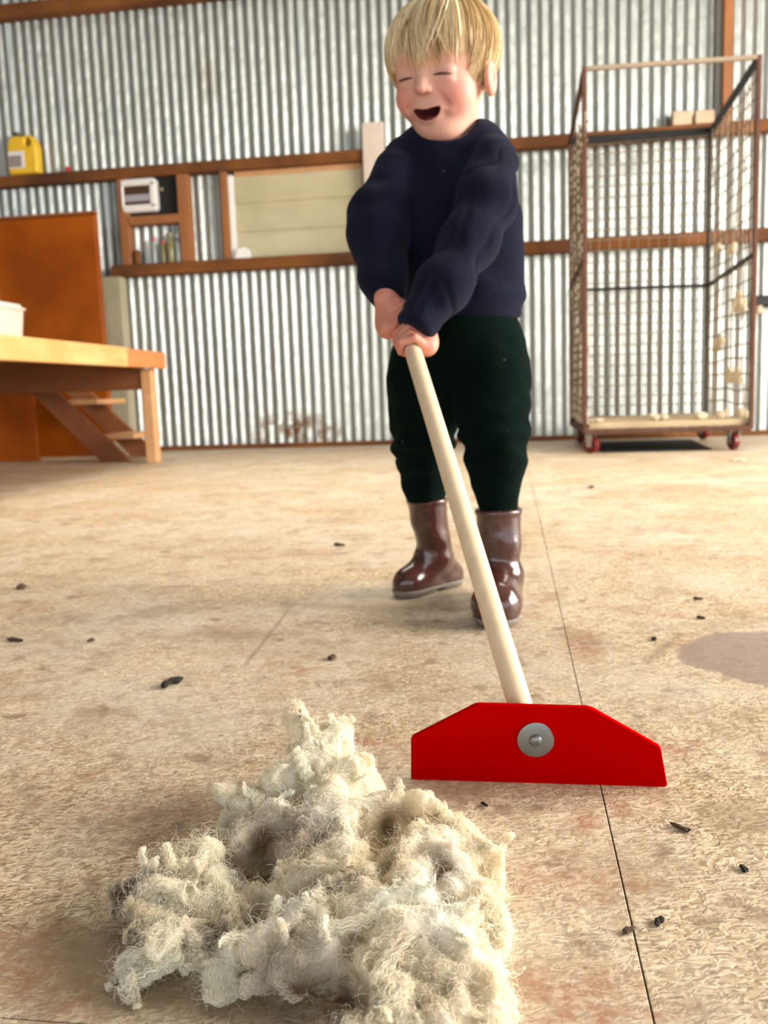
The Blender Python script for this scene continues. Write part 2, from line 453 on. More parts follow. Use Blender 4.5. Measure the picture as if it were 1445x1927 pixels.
def mat_floor():
    m, t, b = nt('chipboard')
    p = wpos(t)
    def flakes(sc, rot, st, seed):
        g = t.nodes.new('ShaderNodeNewGeometry')
        dn = N(t, 'ShaderNodeTexNoise'); dn.inputs['Scale'].default_value = 45; t.links.new(g.outputs['Position'], dn.inputs['Vector'])
        ad = N(t, 'ShaderNodeVectorMath', operation='MULTIPLY_ADD'); t.links.new(dn.outputs['Color'], ad.inputs[0]); ad.inputs[1].default_value = (.012, .012, 0); t.links.new(g.outputs['Position'], ad.inputs[2])
        m1 = t.nodes.new('ShaderNodeMapping'); m1.inputs['Rotation'].default_value = (0, 0, rot); t.links.new(ad.outputs[0], m1.inputs[0])
        mp = t.nodes.new('ShaderNodeMapping'); mp.inputs['Scale'].default_value = (sc, sc*st, sc); mp.inputs['Location'].default_value = (seed, seed, 0); t.links.new(m1.outputs[0], mp.inputs[0])
        v = N(t, 'ShaderNodeTexVoronoi'); v.inputs['Scale'].default_value = 1; v.voronoi_dimensions = '2D'; t.links.new(mp.outputs[0], v.inputs['Vector'])
        sp_ = N(t, 'ShaderNodeSeparateColor'); t.links.new(v.outputs['Color'], sp_.inputs[0]); return sp_.outputs
    STOPS = [(.0, (.10, .05, .022)), (.25, (.30, .185, .09)), (.55, (.56, .405, .24)), (1.0, (.88, .74, .54))]
    f0 = flakes(95, .9, 1.6, 3); c = ramp(t, f0[0], [(.0, (.26, .165, .085)), (1.0, (.62, .47, .30))]); v = mathn(t, 'MULTIPLY', f0[0], .5)
    for (sc_, ro, st_, sd_) in ((150, .35, 4.0, 0), (170, -.75, 4.2, 5), (140, 1.45, 4.0, 9), (190, 2.3, 3.6, 13), (160, -.2, 4.5, 17)):
        fl_ = flakes(sc_, ro, st_, sd_); on = mathn(t, 'GREATER_THAN', fl_[1], .58)
        c = mixc(t, mathn(t, 'MULTIPLY', on, .82), c, ramp(t, fl_[0], STOPS))
        v = mathn(t, 'ADD', v, mathn(t, 'MULTIPLY', on, mathn(t, 'SUBTRACT', fl_[0], .3)))
    # trodden dirt, lanolin and raddle marks, each with its own shape
    n_big = noise(t, p, 2.6, 5, .62, dist=.4); n_mid = noise(t, p, 9, 5, .65, dist=.5); n_sm = noise(t, p, 34, 5, .7, dist=.4)
    c = mixc(t, ramp(t, n_big, [(.40, (0, 0, 0)), (.60, (.48, .48, .48))]), c, (.64, .575, .465))
    c = mixc(t, ramp(t, mathn(t, 'ADD', mathn(t, 'MULTIPLY', n_mid, .6), mathn(t, 'MULTIPLY', n_sm, .4)), [(.49, (0, 0, 0)), (.62, (.72, .72, .72))]), c, (.31, .21, .125))
    pr = wpos(t, (1, 1, 1), (7.3, 2.1, 0)); r1 = noise(t, pr, 5.5, 4, .6, dist=.4); r2 = noise(t, pr, 38, 4, .7)
    red = mathn(t, 'MULTIPLY', ramp(t, r1, [(.56, (0, 0, 0)), (.72, (1, 1, 1))]), ramp(t, r2, [(.45, (0, 0, 0)), (.62, (1, 1, 1))]))
    c = mixc(t, mathn(t, 'MULTIPLY', red, .8), c, (.34, .115, .045))
    g = N(t, 'ShaderNodeSeparateXYZ'); t.links.new(p, g.inputs[0])
    def ellip(px, py, rx, ry, rag=.35, sc=14, z=0):
        q = onfloor(px, py)
        dx = mathn(t, 'DIVIDE', mathn(t, 'SUBTRACT', g.outputs[0], float(q[0])), rx); dy = mathn(t, 'DIVIDE', mathn(t, 'SUBTRACT', g.outputs[1], float(q[1])), ry)
        r = mathn(t, 'SQRT', mathn(t, 'ADD', mathn(t, 'MULTIPLY', dx, dx), mathn(t, 'MULTIPLY', dy, dy)))
        r = mathn(t, 'ADD', r, mathn(t, 'MULTIPLY', mathn(t, 'SUBTRACT', noise(t, p, sc, 4, .6), .5), rag*2.4))
        return r
    # damp patch on the right
    r = ellip(1470, 1236, .135, .125, .22, 11)
    c = mixc(t, ramp(t, r, [(.92, (.8, .8, .8)), (1.0, (0, 0, 0))]), c, (.235, .165, .14))
    # reddish smears
    red_sp = ramp(t, noise(t, p, 75, 5, .75), [(.42, (.25, .25, .25)), (.58, (1, 1, 1))])
    for (px, py, rx, ry, k) in ((1095, 1215, .035, .12, .75), (1100, 1545, .02, .03, .7), (1165, 1520, .016, .03, .6), (560, 1040, .30, .10, .35), (1040, 1650, .05, .06, .45), (1090, 1880, .06, .05, .7),
                                (60, 1800, .06, .05, .8), (150, 1860, .05, .035, .8), (1260, 920, .5, .22, .35), (330, 1540, .10, .08, .4)):
        r = ellip(px, py, rx, ry, .5, 26)
        c = mixc(t, mathn(t, 'MULTIPLY', ramp(t, r, [(.3, (k, k, k)), (1.05, (0, 0, 0))]), red_sp), c, (.33, .115, .045))
    # greasy brown tracks; strongest one, lower left, is mostly the wool's shadow painted in
    for (px, py, rx, ry, k) in ((760, 1140, .30, .05, .5), (430, 1195, .12, .05, .6), (190, 1800, .075, .06, .85), (420, 1890, .09, .03, .7), (600, 1225, .3, .05, .35), (1380, 1540, .05, .05, .55), (1180, 1000, .3, .05, .3)):
        r = ellip(px, py, rx, ry, .45, 16)
        c = mixc(t, ramp(t, r, [(.25, (k, k, k)), (1.05, (0, 0, 0))]), c, (.27, .185, .10))
    # drag mark
    for (a, b2, wd_) in (((545, 1145), (460, 1252), .006), ((1280, 1190), (1215, 1250), .012)):
        qa = onfloor(*a); qb = onfloor(*b2); d = qb-qa; L = float(np.linalg.norm(d)); d /= L
        ex = mathn(t, 'SUBTRACT', g.outputs[0], float(qa[0])); ey = mathn(t, 'SUBTRACT', g.outputs[1], float(qa[1]))
        u = mathn(t, 'ADD', mathn(t, 'MULTIPLY', ex, float(d[0])), mathn(t, 'MULTIPLY', ey, float(d[1])))
        w_ = mathn(t, 'ABSOLUTE', mathn(t, 'SUBTRACT', mathn(t, 'MULTIPLY', ex, float(d[1])), mathn(t, 'MULTIPLY', ey, float(d[0]))))
        f = mathn(t, 'MULTIPLY', mathn(t, 'SUBTRACT', 1.0, mathn(t, 'DIVIDE', w_, wd_), True), mathn(t, 'MULTIPLY', mathn(t, 'GREATER_THAN', u, 0.0), mathn(t, 'LESS_THAN', u, L)))
        c = mixc(t, mathn(t, 'MULTIPLY', f, .6), c, (.20, .14, .075))
    # soft dark spots trodden in
    s2_ = noise(t, p, 21, 3, .55, dist=.3); c = mixc(t, ramp(t, s2_, [(.60, (0, 0, 0)), (.70, (.72, .72, .72))]), c, (.22, .14, .085))
    # black specks
    sp = noise(t, p, 60, 2, .5); c = mixc(t, ramp(t, sp, [(.735, (0, 0, 0)), (.765, (.7, .7, .7))]), c, (.07, .045, .03))
    t.links.new(c, b.inputs['Base Color'])
    b.inputs['Roughness'].default_value = .5; b.inputs['Specular IOR Level'].default_value = .5
    bump(t, b, mathn(t, 'ADD', v, mathn(t, 'MULTIPLY', n_sm, .6)), .35, .002)
mat_floor()
mat_plain('seam_dark', (.05, .035, .022), .9, 0, .2)

# ------------------------------------------------------------------ the shed
WY = 6.15
floor = empty('floor'); tag(floor, 'worn chipboard floor of the woolshed', 'floor', kind='structure')
MB().box((-6.5, -4, -.06), (5.2, 6.6, -.02)).build('floor_base', 'seam_dark', floor)
XS = [-6.4, -4.3, -2.1, .078, 2.25, 5.1]
YB = float(onfloor(60, 1918)[1])
GAP = .0006
for i in range(len(XS)-1):
    ys = [-4, YB, 4.4, 6.6] if i % 2 == 0 else [-4, -1.35, float(onfloor(1200, 1028)[1]), 5.9, 6.6]
    for j in range(len(ys)-1):
        dz = rnd.uniform(-.0006, .0)
        MB().box((XS[i]+GAP, ys[j]+GAP, -.02), (XS[i+1]-GAP, ys[j+1]-GAP, dz), .0004).build('floor_sheet', 'chipboard', floor)

wall = empty('wall_back', (0, WY, 0)); tag(wall, 'galvanised corrugated iron back wall of the shed', 'wall', kind='structure')
PITCHM = .07
def corr_sheet(x0, n, seed, z0=.015, z1=4.3, over=True):
    per = 12; ncol = n*per+1; zs = np.array([z0, .12, .3, .6, .9, 1.3, 1.7, 2.1, 2.6, 3.2, z1])
    xs = np.arange(ncol)/per*PITCHM
    rs = np.random.default_rng(seed)
    V = []
    for k, z in enumerate(zs):
        wob = rs.normal(0, .0012, n+1); amp = .0092*(1+rs.normal(0, .06))
        ph = np.interp(xs, np.arange(n+1)*PITCHM, wob)
        y = -amp*np.cos(2*math.pi*(xs+ph)/PITCHM)
        V.append(np.c_[x0+xs, y+rs.normal(0, .0006), np.full(ncol, z)])
    V = np.concatenate(V); m = len(zs)
    F = [(k*ncol+i, k*ncol+i+1, (k+1)*ncol+i+1, (k+1)*ncol+i) for k in range(m-1) for i in range(ncol-1)]
    return npmesh('corrugated_sheet', V, F, True)
sx = -2.018-.035-.7*6
for i in range(17):
    me = corr_sheet(sx+.7*i-.012, 10, 40+i); me.materials.append(MATS['galvanised_iron'])
    o = link('corrugated_sheet', me, None, wall, (0, 0 if i % 2 else -.0045, 0))
    o.rotation_euler = (0, 0, rnd.uniform(-.0012, .0012))
# roofing nails over the girts
# girts, studs, plates
def trim(n, lo, hi, mat, label, bev=.004):
    o = MB().box(lo, hi, bev).build('trim_%d' % n, mat); return tag(o, label, 'timber', kind='structure')
GF = WY-.012
trim(1, (-6.4, GF-.085, 1.905), (5.0, GF, 1.978), 'girt_wood', 'upper brown timber girt running across the iron wall')
trim(2, (-2.78, GF-.09, 1.238), (5.0, GF, 1.318), 'girt_wood', 'lower brown timber girt running across the iron wall')
trim(3, (-6.4, GF-.09, 3.02), (5.0, GF, 3.11), 'girt_wood', 'topmost brown timber girt at the upper left')
trim(4, (-6.4, GF-.06, .0005), (5.0, GF, .03), 'girt_wood', 'dark bottom plate where the iron wall meets the floor')
trim(5, (-2.70, GF-.075, 1.318), (-2.632, GF, 1.905), 'stud_wood', 'short brown stud left of the meter box')
trim(6, (-2.262, GF-.078, 1.318), (-2.178, GF, 1.905), 'stud_wood', 'short brown stud right of the black meter board')
trim(7, (-1.955, GF-.07, 1.318), (-1.908, GF, 1.905), 'stud_wood', 'thin brown stud left of the cream shutter')
trim(8, (-2.632, GF-.08, 1.585), (-2.262, GF, 1.645), 'stud_wood', 'short brown noggin below the black meter board')
trim(9, (-.945, GF-.112, 1.32), (-.80, GF-.086, 2.135), 'pale_plank', 'pale upright plank behind the child shoulder')
trim(10, (1.352, GF-.07, 1.978), (1.405, GF, 3.9), 'stud_wood', 'tall orange-brown stud above the wire cage')
trim(11, (-2.86, WY-.14, .001), (-2.70, WY-.03, 1.236), 'grey_post', 'weathered grey post between cabinet and iron wall')

# cream boarded shutter
sh = empty('window_1', (-1.42, GF, 1.32)); tag(sh, 'cream boarded-up window hatch between the two girts', 'window', kind='structure')
x0, x1 = -1.862, -.968
zb = [1.322, 1.500, 1.690, 1.862]
for k in range(3):
    y = GF-.028-.004*k
    MB().prism([(x0, y-.004, zb[k]+.002), (x1, y-.004, zb[k]+.002), (x1, y+.006, zb[k+1]+.006), (x0, y+.006, zb[k+1]+.006)], (0, .018, 0)).build('board', 'shutter_board', sh)
MB().box((x0, GF-.03, 1.866), (x1, GF-.004, 1.905), .003).build('head_board', 'tread_wood', sh)
MB().box((-1.905, GF-.045, 1.32), (-1.866, GF-.002, 1.88), .003).build('side_strip', 'paper_white', sh)
MB().box((-.962, GF-.04, 1.32), (-.947, GF-.002, 1.88), .003).build('side_strip', 'caster_metal', sh)
for (hx, w, h2) in ((-1.82, .11, .07),):
    b = MB(); b.prism([(hx-.05, GF-.08, 1.319), (hx+.06, GF-.08, 1.319), (hx+.055, GF-.078, 1.37), (hx+.02, GF-.075, 1.395), (hx-.035, GF-.077, 1.382)], (0, .03, 0))
    o = b.build('folded_rag', 'paper_white'); tag(o, 'small folded white rag in the corner of the cream hatch', 'rag')

# meter board
fb = empty('meter_board', (-2.45, GF-.03, 1.646)); tag(fb, 'black meter board with white switch box between brown studs', 'meter board')
MB().box((-2.630, GF-.03, 1.646), (-2.264, GF-.004, 1.904), .002).build('backing_board', 'black_board', fb)
mbx = MB()
def rrect(x0, x1, z0, z1, r, n=4):
    p = []
    for (cx, cz, a0) in ((x1-r, z1-r, 0), (x0+r, z1-r, 90), (x0+r, z0+r, 180), (x1-r, z0+r, 270)):
        for k in range(n+1):
            a = math.radians(a0+90*k/n); p.append((cx+r*math.cos(a), cz+r*math.sin(a)))
    return p
Yb = GF-.085
out = rrect(-2.672, -2.412, 1.672, 1.896, .028)
box = MB().prism([(x, Yb+.012, z) for x, z in out], (0, .043, 0)).build('switch_box', 'white_plastic', fb)
fr = MB()
for (a, b2, c2, d2) in ((-2.672, -2.412, 1.848, 1.890), (-2.666, -2.412, 1.676, 1.722), (-2.672, -2.646, 1.70, 1.87), (-2.462, -2.412, 1.70, 1.87)):
    fr.box((a+.004, Yb, c2), (b2-.004, Yb+.016, d2), .006)
fr.build('front_frame', 'white_plastic', fb)
MB().box((-2.646, Yb+.009, 1.79), (-2.462, Yb+.013, 1.85)).build('window_pane', 'brown_window', fb)
MB().box((-2.646, Yb+.005, 1.744), (-2.462, Yb+.013, 1.79), .002).build('switch_row', 'grey_switches', fb)
MB().box((-2.646, Yb+.009, 1.722), (-2.462, Yb+.013, 1.744)).build('lower_slot', 'brown_window', fb)
MB().lathe([(.012, 0), (.014, .006), (.006, .012)], (-2.385, GF-.042, 1.82), (0, -1, 0), 12).build('knob', 'olive_glass', fb)

# bits standing on the lower girt
ZG = 1.3185
def bottle(x, r, h, mat, capm, label, neck=.4):
    e = empty('bottle', (x, GF-.05, ZG)); tag(e, label, 'bottle', 'bottles on the lower girt')
    b = MB().lathe([(r*.9, 0), (r, .006), (r, h*.62), (r*neck, h*.8), (r*neck, h*.92)], (x, GF-.05, ZG), (0, 0, 1), 16); b.build('glass', mat, e, True)
    MB().lathe([(r*neck*1.15, h*.9), (r*neck*1.15, h)], (x, GF-.05, ZG), (0, 0, 1), 12).build('cap', capm, e)
bottle(-2.345, .030, .20, 'olive_glass', 'olive_glass', 'olive glass bottle beside the right stud under the meter board', .6)
bottle(-2.29, .022, .19, 'clear_glass', 'white_plastic', 'slim clear bottle tight against the right stud')
bottle(-2.400, .018, .15, 'olive_glass', 'red_plastic', 'short bottle with a red cap under the meter board', .75)
bottle(-2.465, .016, .175, 'clear_glass', 'red_plastic', 'clear bottle with a tall red cap under the meter board', .8)
def tin(x, r, h, mat, label):
    b = MB().lathe([(r*.95, 0), (r, .004), (r, h*.93), (r*.8, h*.95), (r*.8, h)], (x, GF-.05, ZG), (0, 0, 1), 16); o = b.build('tin', mat, None, True); tag(o, label, 'tin')
tin(-2.595, .024, .10, 'girt_wood', 'small brown tin beside the left stud on the lower girt')
# red knob on the upper girt
ZU = 1.9785
q = atY(128, 318, GF-.05)
o = MB().lathe([(.018, 0), (.02, .008), (.015, .02), (.02, .03), (.012, .038)], (float(q[0]), GF-.05, ZU), (0, 0, 1), 14).build('red_cap', 'red_plastic', None, True)
tag(o, 'small red plastic cap lying on the upper girt near the yellow jug', 'cap')
# yellow jug
jx = -3.375; jg = empty('plastic_jug', (jx, GF-.055, ZU)); tag(jg, 'yellow plastic jug with a white label on the upper girt', 'jug')
g = Grid((jx-.15, GF-.15, ZU-.02), (jx+.15, GF+.04, ZU+.32), .005)
P = g.P; cx, cy = jx, GF-.055
qx = np.abs(P[..., 0]-cx)-(.113-.02); qy = np.abs(P[..., 1]-cy)-(.045-.02); 
d2 = np.sqrt(np.maximum(qx, 0)**2+np.maximum(qy, 0)**2)+np.minimum(np.maximum(qx, qy), 0)-.02
zz = P[..., 2]-ZU
top = .262-.06*np.clip((np.abs(P[..., 0]-cx)-.06)/.05, 0, 1)**2
f = smax(d2, np.maximum(zz-top, -zz), .025)
hole = ell(P, (cx+.048, cy, ZU+.212), (.022, .2, .030)); f = smax(f, -hole, .012)
notch = ell(P, (cx+.01, cy, ZU+.285), (.022, .2, .03)); f = smax(f, -notch, .012)
V, F = nets(g, f); V = relax(V, F, 2)
link('jug_body', npmesh('jug_body', V, F), 'yellow_plastic', jg)
MB().lathe([(.026, 0), (.028, .004), (.028, .026), (.02, .032)], (cx-.045, cy, ZU+.258), (0, 0, 1), 18).build('cap', 'dark_cap', jg, True)
lab = MB().box((cx-.100, cy-.0475, ZU+.04), (cx+.02, cy-.0445, ZU+.155), .001).build('label_panel', 'label_white', jg)
MB().box((cx-.097, cy-.0485, ZU+.048), (cx-.002, cy-.0455, ZU+.125)).build('label_picture', 'label_grey', lab)
# wood blocks
for (px0, px1, hh, lb) in ((1263, 1300, .085, 'left of two small wood blocks on the girt behind the cage'), (1305, 1342, .08, 'right of two small wood blocks on the girt behind the cage')):
    a = atY(px0, 240, GF-.05); b2 = atY(px1, 240, GF-.05)
    o = MB().obox(((a[0]+b2[0])/2, GF-.045, ZU+hh/2), (1, .06, 0), (-.06, 1, 0), (0, 0, 1), ((b2[0]-a[0])/2, .035, hh/2), .006).build('wood_block', 'block_wood'); tag(o, lb, 'wood block')

# other shell parts of the shed, out of the picture: roof, left wall, stub of the right wall
mat_plain('roof_iron', (.17, .175, .16), .7, .1, .3, .2, 3)
o = MB().prism([(-6.4, 6.35, 4.25), (5.0, 6.35, 4.25), (5.0, -3.9, 5.0), (-6.4, -3.9, 5.0)], (0, 0, .05)).build('ceiling', 'roof_iron'); tag(o, 'dark iron roof over the shed', 'roof', kind='structure')
o = MB().box((-6.45, -3.9, 0), (-6.4, 6.3, 5.0)).build('wall_left', 'roof_iron'); tag(o, 'dim iron side wall left of the shed', 'wall', kind='structure')
o = MB().box((5.0, 3.75, 0), (5.05, 6.3, 4.6)).box((5.0, -3.9, 2.7), (5.05, 3.7495, 4.95)).build('wall_right', 'roof_iron'); tag(o, 'iron side wall with a wide doorway on the right', 'wall', kind='structure')

o = MB().box((-6.4, -3.95, 2.6), (5.0, -3.9, 5.0)).build('wall_front', 'roof_iron'); tag(o, 'iron wall above the wide open front of the shed', 'wall', kind='structure')

o = MB().box((-3.7, 2.9, 4.42), (2.5, 4.1, 4.43)).build('fill_panel', 'white_plastic'); tag(o, 'long pale panel added under the shed roof over the fill lamp', 'added fill panel', kind='structure')  # added panel above the fill lamp; the roof itself has no opening

# ------------------------------------------------------------------ left-hand furniture
cab = empty('plywood_partition', (-3.4, 5.7, 0)); tag(cab, 'tall orange-brown plywood partition standing behind the table', 'partition')
CX = float(atY(177, 398, 5.68)[0])
MB().box((-4.3, 5.70, .0), (CX, 5.725, 1.60), .003).build('backing_sheet', 'cabinet_ply', cab)
MB().box((-3.42, 5.68, .0), (CX-.004, 5.6995, 1.595), .004).build('panel', 'cabinet_ply', cab)
MB().box((-4.30, 5.665, .0), (-3.425, 5.6995, 1.595), .004).build('panel', 'table_end_pine', cab)
MB().box((-4.3, 5.672, 1.6005), (CX+.004, 5.73, 1.618), .003).build('top_batten', 'stair_wood', cab)

tb = empty('sorting_table', (-2.6, 4.2, 0)); tag(tb, 'long pine sorting table with thick front edge at the left', 'table')
TX, T0, T1 = -2.012, 1.6, 5.02
ZT0, ZT1 = .548, .650
MB().box((TX-.035, T0, ZT0), (TX, 4.50, ZT1), .004).build('edge_board', 'table_pine', tb)
MB().box((TX-.035, 4.5005, ZT0), (TX+.002, T1, ZT1-.006), .004).build('edge_block', 'table_end_pine', tb)
ys = np.linspace(T0, T1, 16)
for k in range(15):
    MB().box((-3.75, ys[k]+.002, ZT1-.032), (TX-.036, ys[k+1]-.002, ZT1-.004+rnd.uniform(-.001, .001)), .003).build('top_plank', 'table_pine', tb)
for (x, y) in ((TX-.075, 4.93), (-3.68, 4.93), (TX-.075, 1.75), (-3.68, 1.75)):
    MB().box((x-.034, y-.034, .0), (x+.034, y+.034, ZT0-.001 if x > -3 else ZT1-.034), .006).build('leg', 'tread_wood' if x > -3 else 'stair_wood', tb)
MB().box((-3.71, 4.905, .43), (TX-.112, 4.945, ZT1-.034), .004).build('end_apron', 'joist_wood', tb)
# panels that close the space under the table's far side
o = MB().box((-3.62, 5.30, .001), (-3.03, 5.335, .46), .004).build('plywood_panel', 'cabinet_ply'); tag(o, 'orange plywood panel leaning in the gloom under the table', 'panel')
# step ladder
st = empty('wooden_steps', (-2.6, 5.33, 0)); tag(st, 'low wooden steps with two treads behind the table leg', 'steps')
sdx, sdz = .905, -.89
def stringer(y, nm):
    a = np.array([-3.30, y, .93]); 
    # outline in the x-z plane, sloping down to the right with a level foot
    x0, z0 = -2.30, 0.0; L = .86; s = 1.0
    poly = [(x0, y, .0), (x0-.19, y, .0), (x0-.19-L*.70+.10, y, .62-.10), (x0-.19-L*.70+.10, y, .66), (x0-.68, y, .66)]
    return MB().prism(poly, (0, .035, 0)).build(nm, 'stair_wood', st)
stringer(5.08, 'stringer'); stringer(5.52, 'stringer')
MB().box((-2.74, 5.116, .352), (-2.50, 5.519, .384), .005).build('tread', 'tread_wood', st)
MB().box((-2.50, 5.116, .135), (-2.28, 5.519, .167), .005).build('tread', 'tread_wood', st)

# translucent bin on the table
bn = empty('plastic_bin', (-2.50, 4.05, ZT1-.003)); tag(bn, 'translucent whitish plastic bin on the table', 'bin')
bx = MB(); zt = ZT1-.003
def loop(hx, hy, r, z, n=5):
    return [(-2.565+x, 4.08+y, z) for x, y in rrect(-hx, hx, -hy, hy, r, n)]
rings = [loop(.135, .105, .03, zt), loop(.15, .12, .035, zt+.03), loop(.165, .135, .04, zt+.19), loop(.155, .125, .04, zt+.215), loop(.145, .115, .04, zt+.21), loop(.14, .11, .035, zt+.03), loop(.12, .09, .03, zt+.008)]
n = len(rings[0]); vs = [p for r_ in rings for p in r_]; fs = [(i*n+k, i*n+(k+1) % n, (i+1)*n+(k+1) % n, (i+1)*n+k) for i in range(len(rings)-1) for k in range(n)]
fs += [tuple(range(n))[::-1], tuple((len(rings)-1)*n+k for k in range(n))]
bx.add(vs, fs); bx.build('tub', 'bin_plastic', bn, True)
rim = loop(.170, .140, .042, zt+.192)
MB().tube(rim+[rim[0]], .006, 6, False).build('rim', 'bin_plastic', bn, True)

# ------------------------------------------------------------------ wire cage on wheels
cg = empty('wool_cage', (.81, 5.3, 0)); tag(cg, 'rusty wire-mesh wool cage on red wheels by the wall', 'cage')
cx0, cx1, cy0, cy1, cz0, czt = .395, 1.238, 4.80, 5.86, .135, 1.945
czb = 1.875
R = .016
def post(x, y, z0, z1, m): MB().bar((x, y, z0), (x, y, z1), .024, .024, (1, 0, 0), .003).build('post', m, cg)
post(cx0, cy0, .11, czt+.015, 'rusty_steel'); post(cx1, cy0, .11, czt, 'rusty_steel'); post(cx0, cy1, .11, czb, 'rusty_steel'); post(cx1, cy1, .15, czb, 'dark_steel')
def rail(a, b, m, w=.024): MB().bar(a, b, w, w, (0, 0, 1), .003).build('rail', m, cg)
rail((cx0, cy0, czt+.005), (cx1, cy0, czt-.01), 'mesh_wire', .022)
rail((cx0, cy1, czb), (cx1, cy1, czb), 'dark_steel', .045)
rail((cx0, cy0, czt), (cx0, cy1, czb), 'rusty_steel'); rail((cx1, cy0, czt-.012), (cx1, cy1, czb), 'dark_steel', .03)
rail((cx0, cy1, .968), (cx1, cy1, .957), 'dark_steel', .02)
rail((cx0, cy0, 1.01), (cx0, cy1, .968), 'rusty_steel', .03); rail((cx1, cy0, .995), (cx1, cy1, .957), 'dark_steel', .022)
rail((cx0, cy1, .145), (cx1, cy1, .145), 'rusty_steel'); rail((cx0, cy0, .125), (cx0, cy1, .125), 'rusty_steel', .03); rail((cx1, cy0, .125), (cx1, cy1, .125), 'rusty_steel', .03)
rail((cx0, cy0, .118), (cx1, cy0, .118), 'rusty_steel', .026)
nb = 7
for k in range(nb):
    ya = cy0+.018+(cy1-cy0-.036)*k/nb; yb = cy0+.018+(cy1-cy0-.036)*(k+1)/nb
    MB().box((cx0+.018, ya+.003, .1315), (cx1-.018, yb-.003, .162), .003).build('platform_board', 'cage_platform', cg)
def wires(org, u, v, lu, lv, su, sv, r, sag=.004):
    b = MB(); org, u, v = map(lambda q_: np.array(q_, float), (org, u, v)); nrm = np.cross(u, v)
    nu, nv = int(lu/su), int(lv/sv)
    for i in range(nu+1):
        s_ = su*i+rnd.uniform(-.004, .004)
        pts = [org+u*s_+v*(lv*k/4)+nrm*rnd.uniform(-sag, sag)+u*rnd.uniform(-sag, sag) for k in range(5)]
        b.tube(pts, r*.8, 4, False)
    for j in range(nv+1):
        s_ = sv*j+rnd.uniform(-.004, .004)
        pts = [org+v*s_+u*(lu*k/4)+nrm*rnd.uniform(-sag, sag)+v*rnd.uniform(-sag, sag) for k in range(5)]
        b.tube(pts, r, 4, False)
    return b
o = wires((cx0, cy1-.004, .16), (1, 0, 0), (0, 0, 1), cx1-cx0, czb-.16, .06, .065, .0034).build('back_wire_mesh', 'mesh_wire', cg)
o = wires((cx1-.004, cy0, .16), (0, 1, 0), (0, 0, 1), cy1-cy0, 1.70, .08, .08, .0042, .012).build('right_wire_mesh', 'mesh_wire', cg)
o = wires((cx0+.004, cy0, .16), (0, 1, 0), (0, 0, 1), cy1-cy0, 1.58, .05, .05, .0085, .014).build('left_wire_mesh', 'mesh_wire', cg)
for (x, y, rz) in ((cx0+.035, cy0+.045, .9), (cx1-.075, cy0+.05, .25), (cx0+.05, cy1-.06, .3), (cx1-.03, cy1-.06, .5)):
    ax = np.array([math.cos(rz), math.sin(rz), 0]); c = np.array([x, y, .047])
    w_ = MB().lathe([(.020, -.017), (.040, -.017), (.0465, -.010), (.0465, .010), (.040, .017), (.020, .017)], c, ax, 20).build('wheel', 'caster_red', cg, True)
    MB().lathe([(.012, -.019), (.012, .019)], c, ax, 12).build('hub', 'caster_metal', w_, True)
    fk = MB(); sd = np.cross(ax, (0, 0, 1))
    for s_ in (-1, 1):
        p0 = c+ax*.023*s_; fk.prism([p0+sd*.014+np.array([0, 0, -.012]), p0-sd*.014+np.array([0, 0, -.012]), p0-sd*.022+np.array([0, 0, .062]), p0+sd*.022+np.array([0, 0, .062])], ax*.0025*s_)
    fk.obox(c+np.array([0, 0, .060]), ax, sd, (0, 0, 1), (.026, .024, .003))
    fk.build('fork', 'caster_metal', w_)
o = MB().prism([(.50, 4.87, .001), (1.06, 4.87, .001), (1.12, 5.72, .001), (.50, 5.72, .001)], (0, 0, .006)).build('cage_shade_sheet', 'black_board'); tag(o, 'black sheet added for the dark shade under the wire cage', 'mat')  # black sheet added on the floor to stand for the shade below the cage
# wool scraps lying on the platform
def tuft(name, c, r, label, seed, grp=None, parent=None):
    g = Grid(np.array(c)-np.array([r[0]*1.5, r[1]*1.5, r[2]*.2]), np.array(c)+np.array([r[0]*1.5, r[1]*1.5, r[2]*2.0]), max(min(r)/9, .0025))
    rs = np.random.default_rng(seed); f = None
    for k in range(7):
        a = rs.uniform(0, 6.28); d = rs.uniform(0, .75); p = np.array(c)+np.array([math.cos(a)*d*r[0], math.sin(a)*d*r[1], r[2]*rs.uniform(.35, .8)])
        e = ell(g.P, p, np.array(r)*np.array([.5, .5, .6])*rs.uniform(.8, 1.25)); f = e if f is None else smin(f, e, r[2]*.25)
    f = f+vnoise(g.P, 1.4/r[2], seed)*r[2]*.22; f = np.maximum(f, c[2]+.0005-g.P[..., 2])
    V, F = nets(g, f); n_ = vnoise(V, 2/r[2], seed+3)[:, None]
    cols = np.clip(np.array([.70, .62, .48])+n_*np.array([.12, .13, .14]), 0, 1)
    o = link(name, npmesh(name, V, F, True, cols), 'wool_fibre'); tag(o, label, 'wool', grp); return o
for i, (px, r, lb) in enumerate(((1120, (.04, .03, .014), 'thin wool scrap on the left end of the cage platform'), (1240, (.04, .04, .026), 'small wool scrap mid-way along the cage platform'),
                              (1322, (.05, .05, .028), 'flat pale wool scrap on the platform before the black post'), (1368, (.04, .05, .038), 'plump wool scrap on the platform between posts'), (1401, (.03, .04, .036), 'wool scrap at the right end of the cage platform'))):
    p = atY(px, 795, 4.90); tuft('wool_scrap', (float(p[0]), 4.93, .1635), r, lb, 60+i, 'wool scraps on the cage platform')
p = onfloor(1390, 868); tuft('wool_scrap', (float(p[0]), float(p[1]), 0), (.035, .03, .012), 'tiny white wool scrap on the floor before the cage', 71)
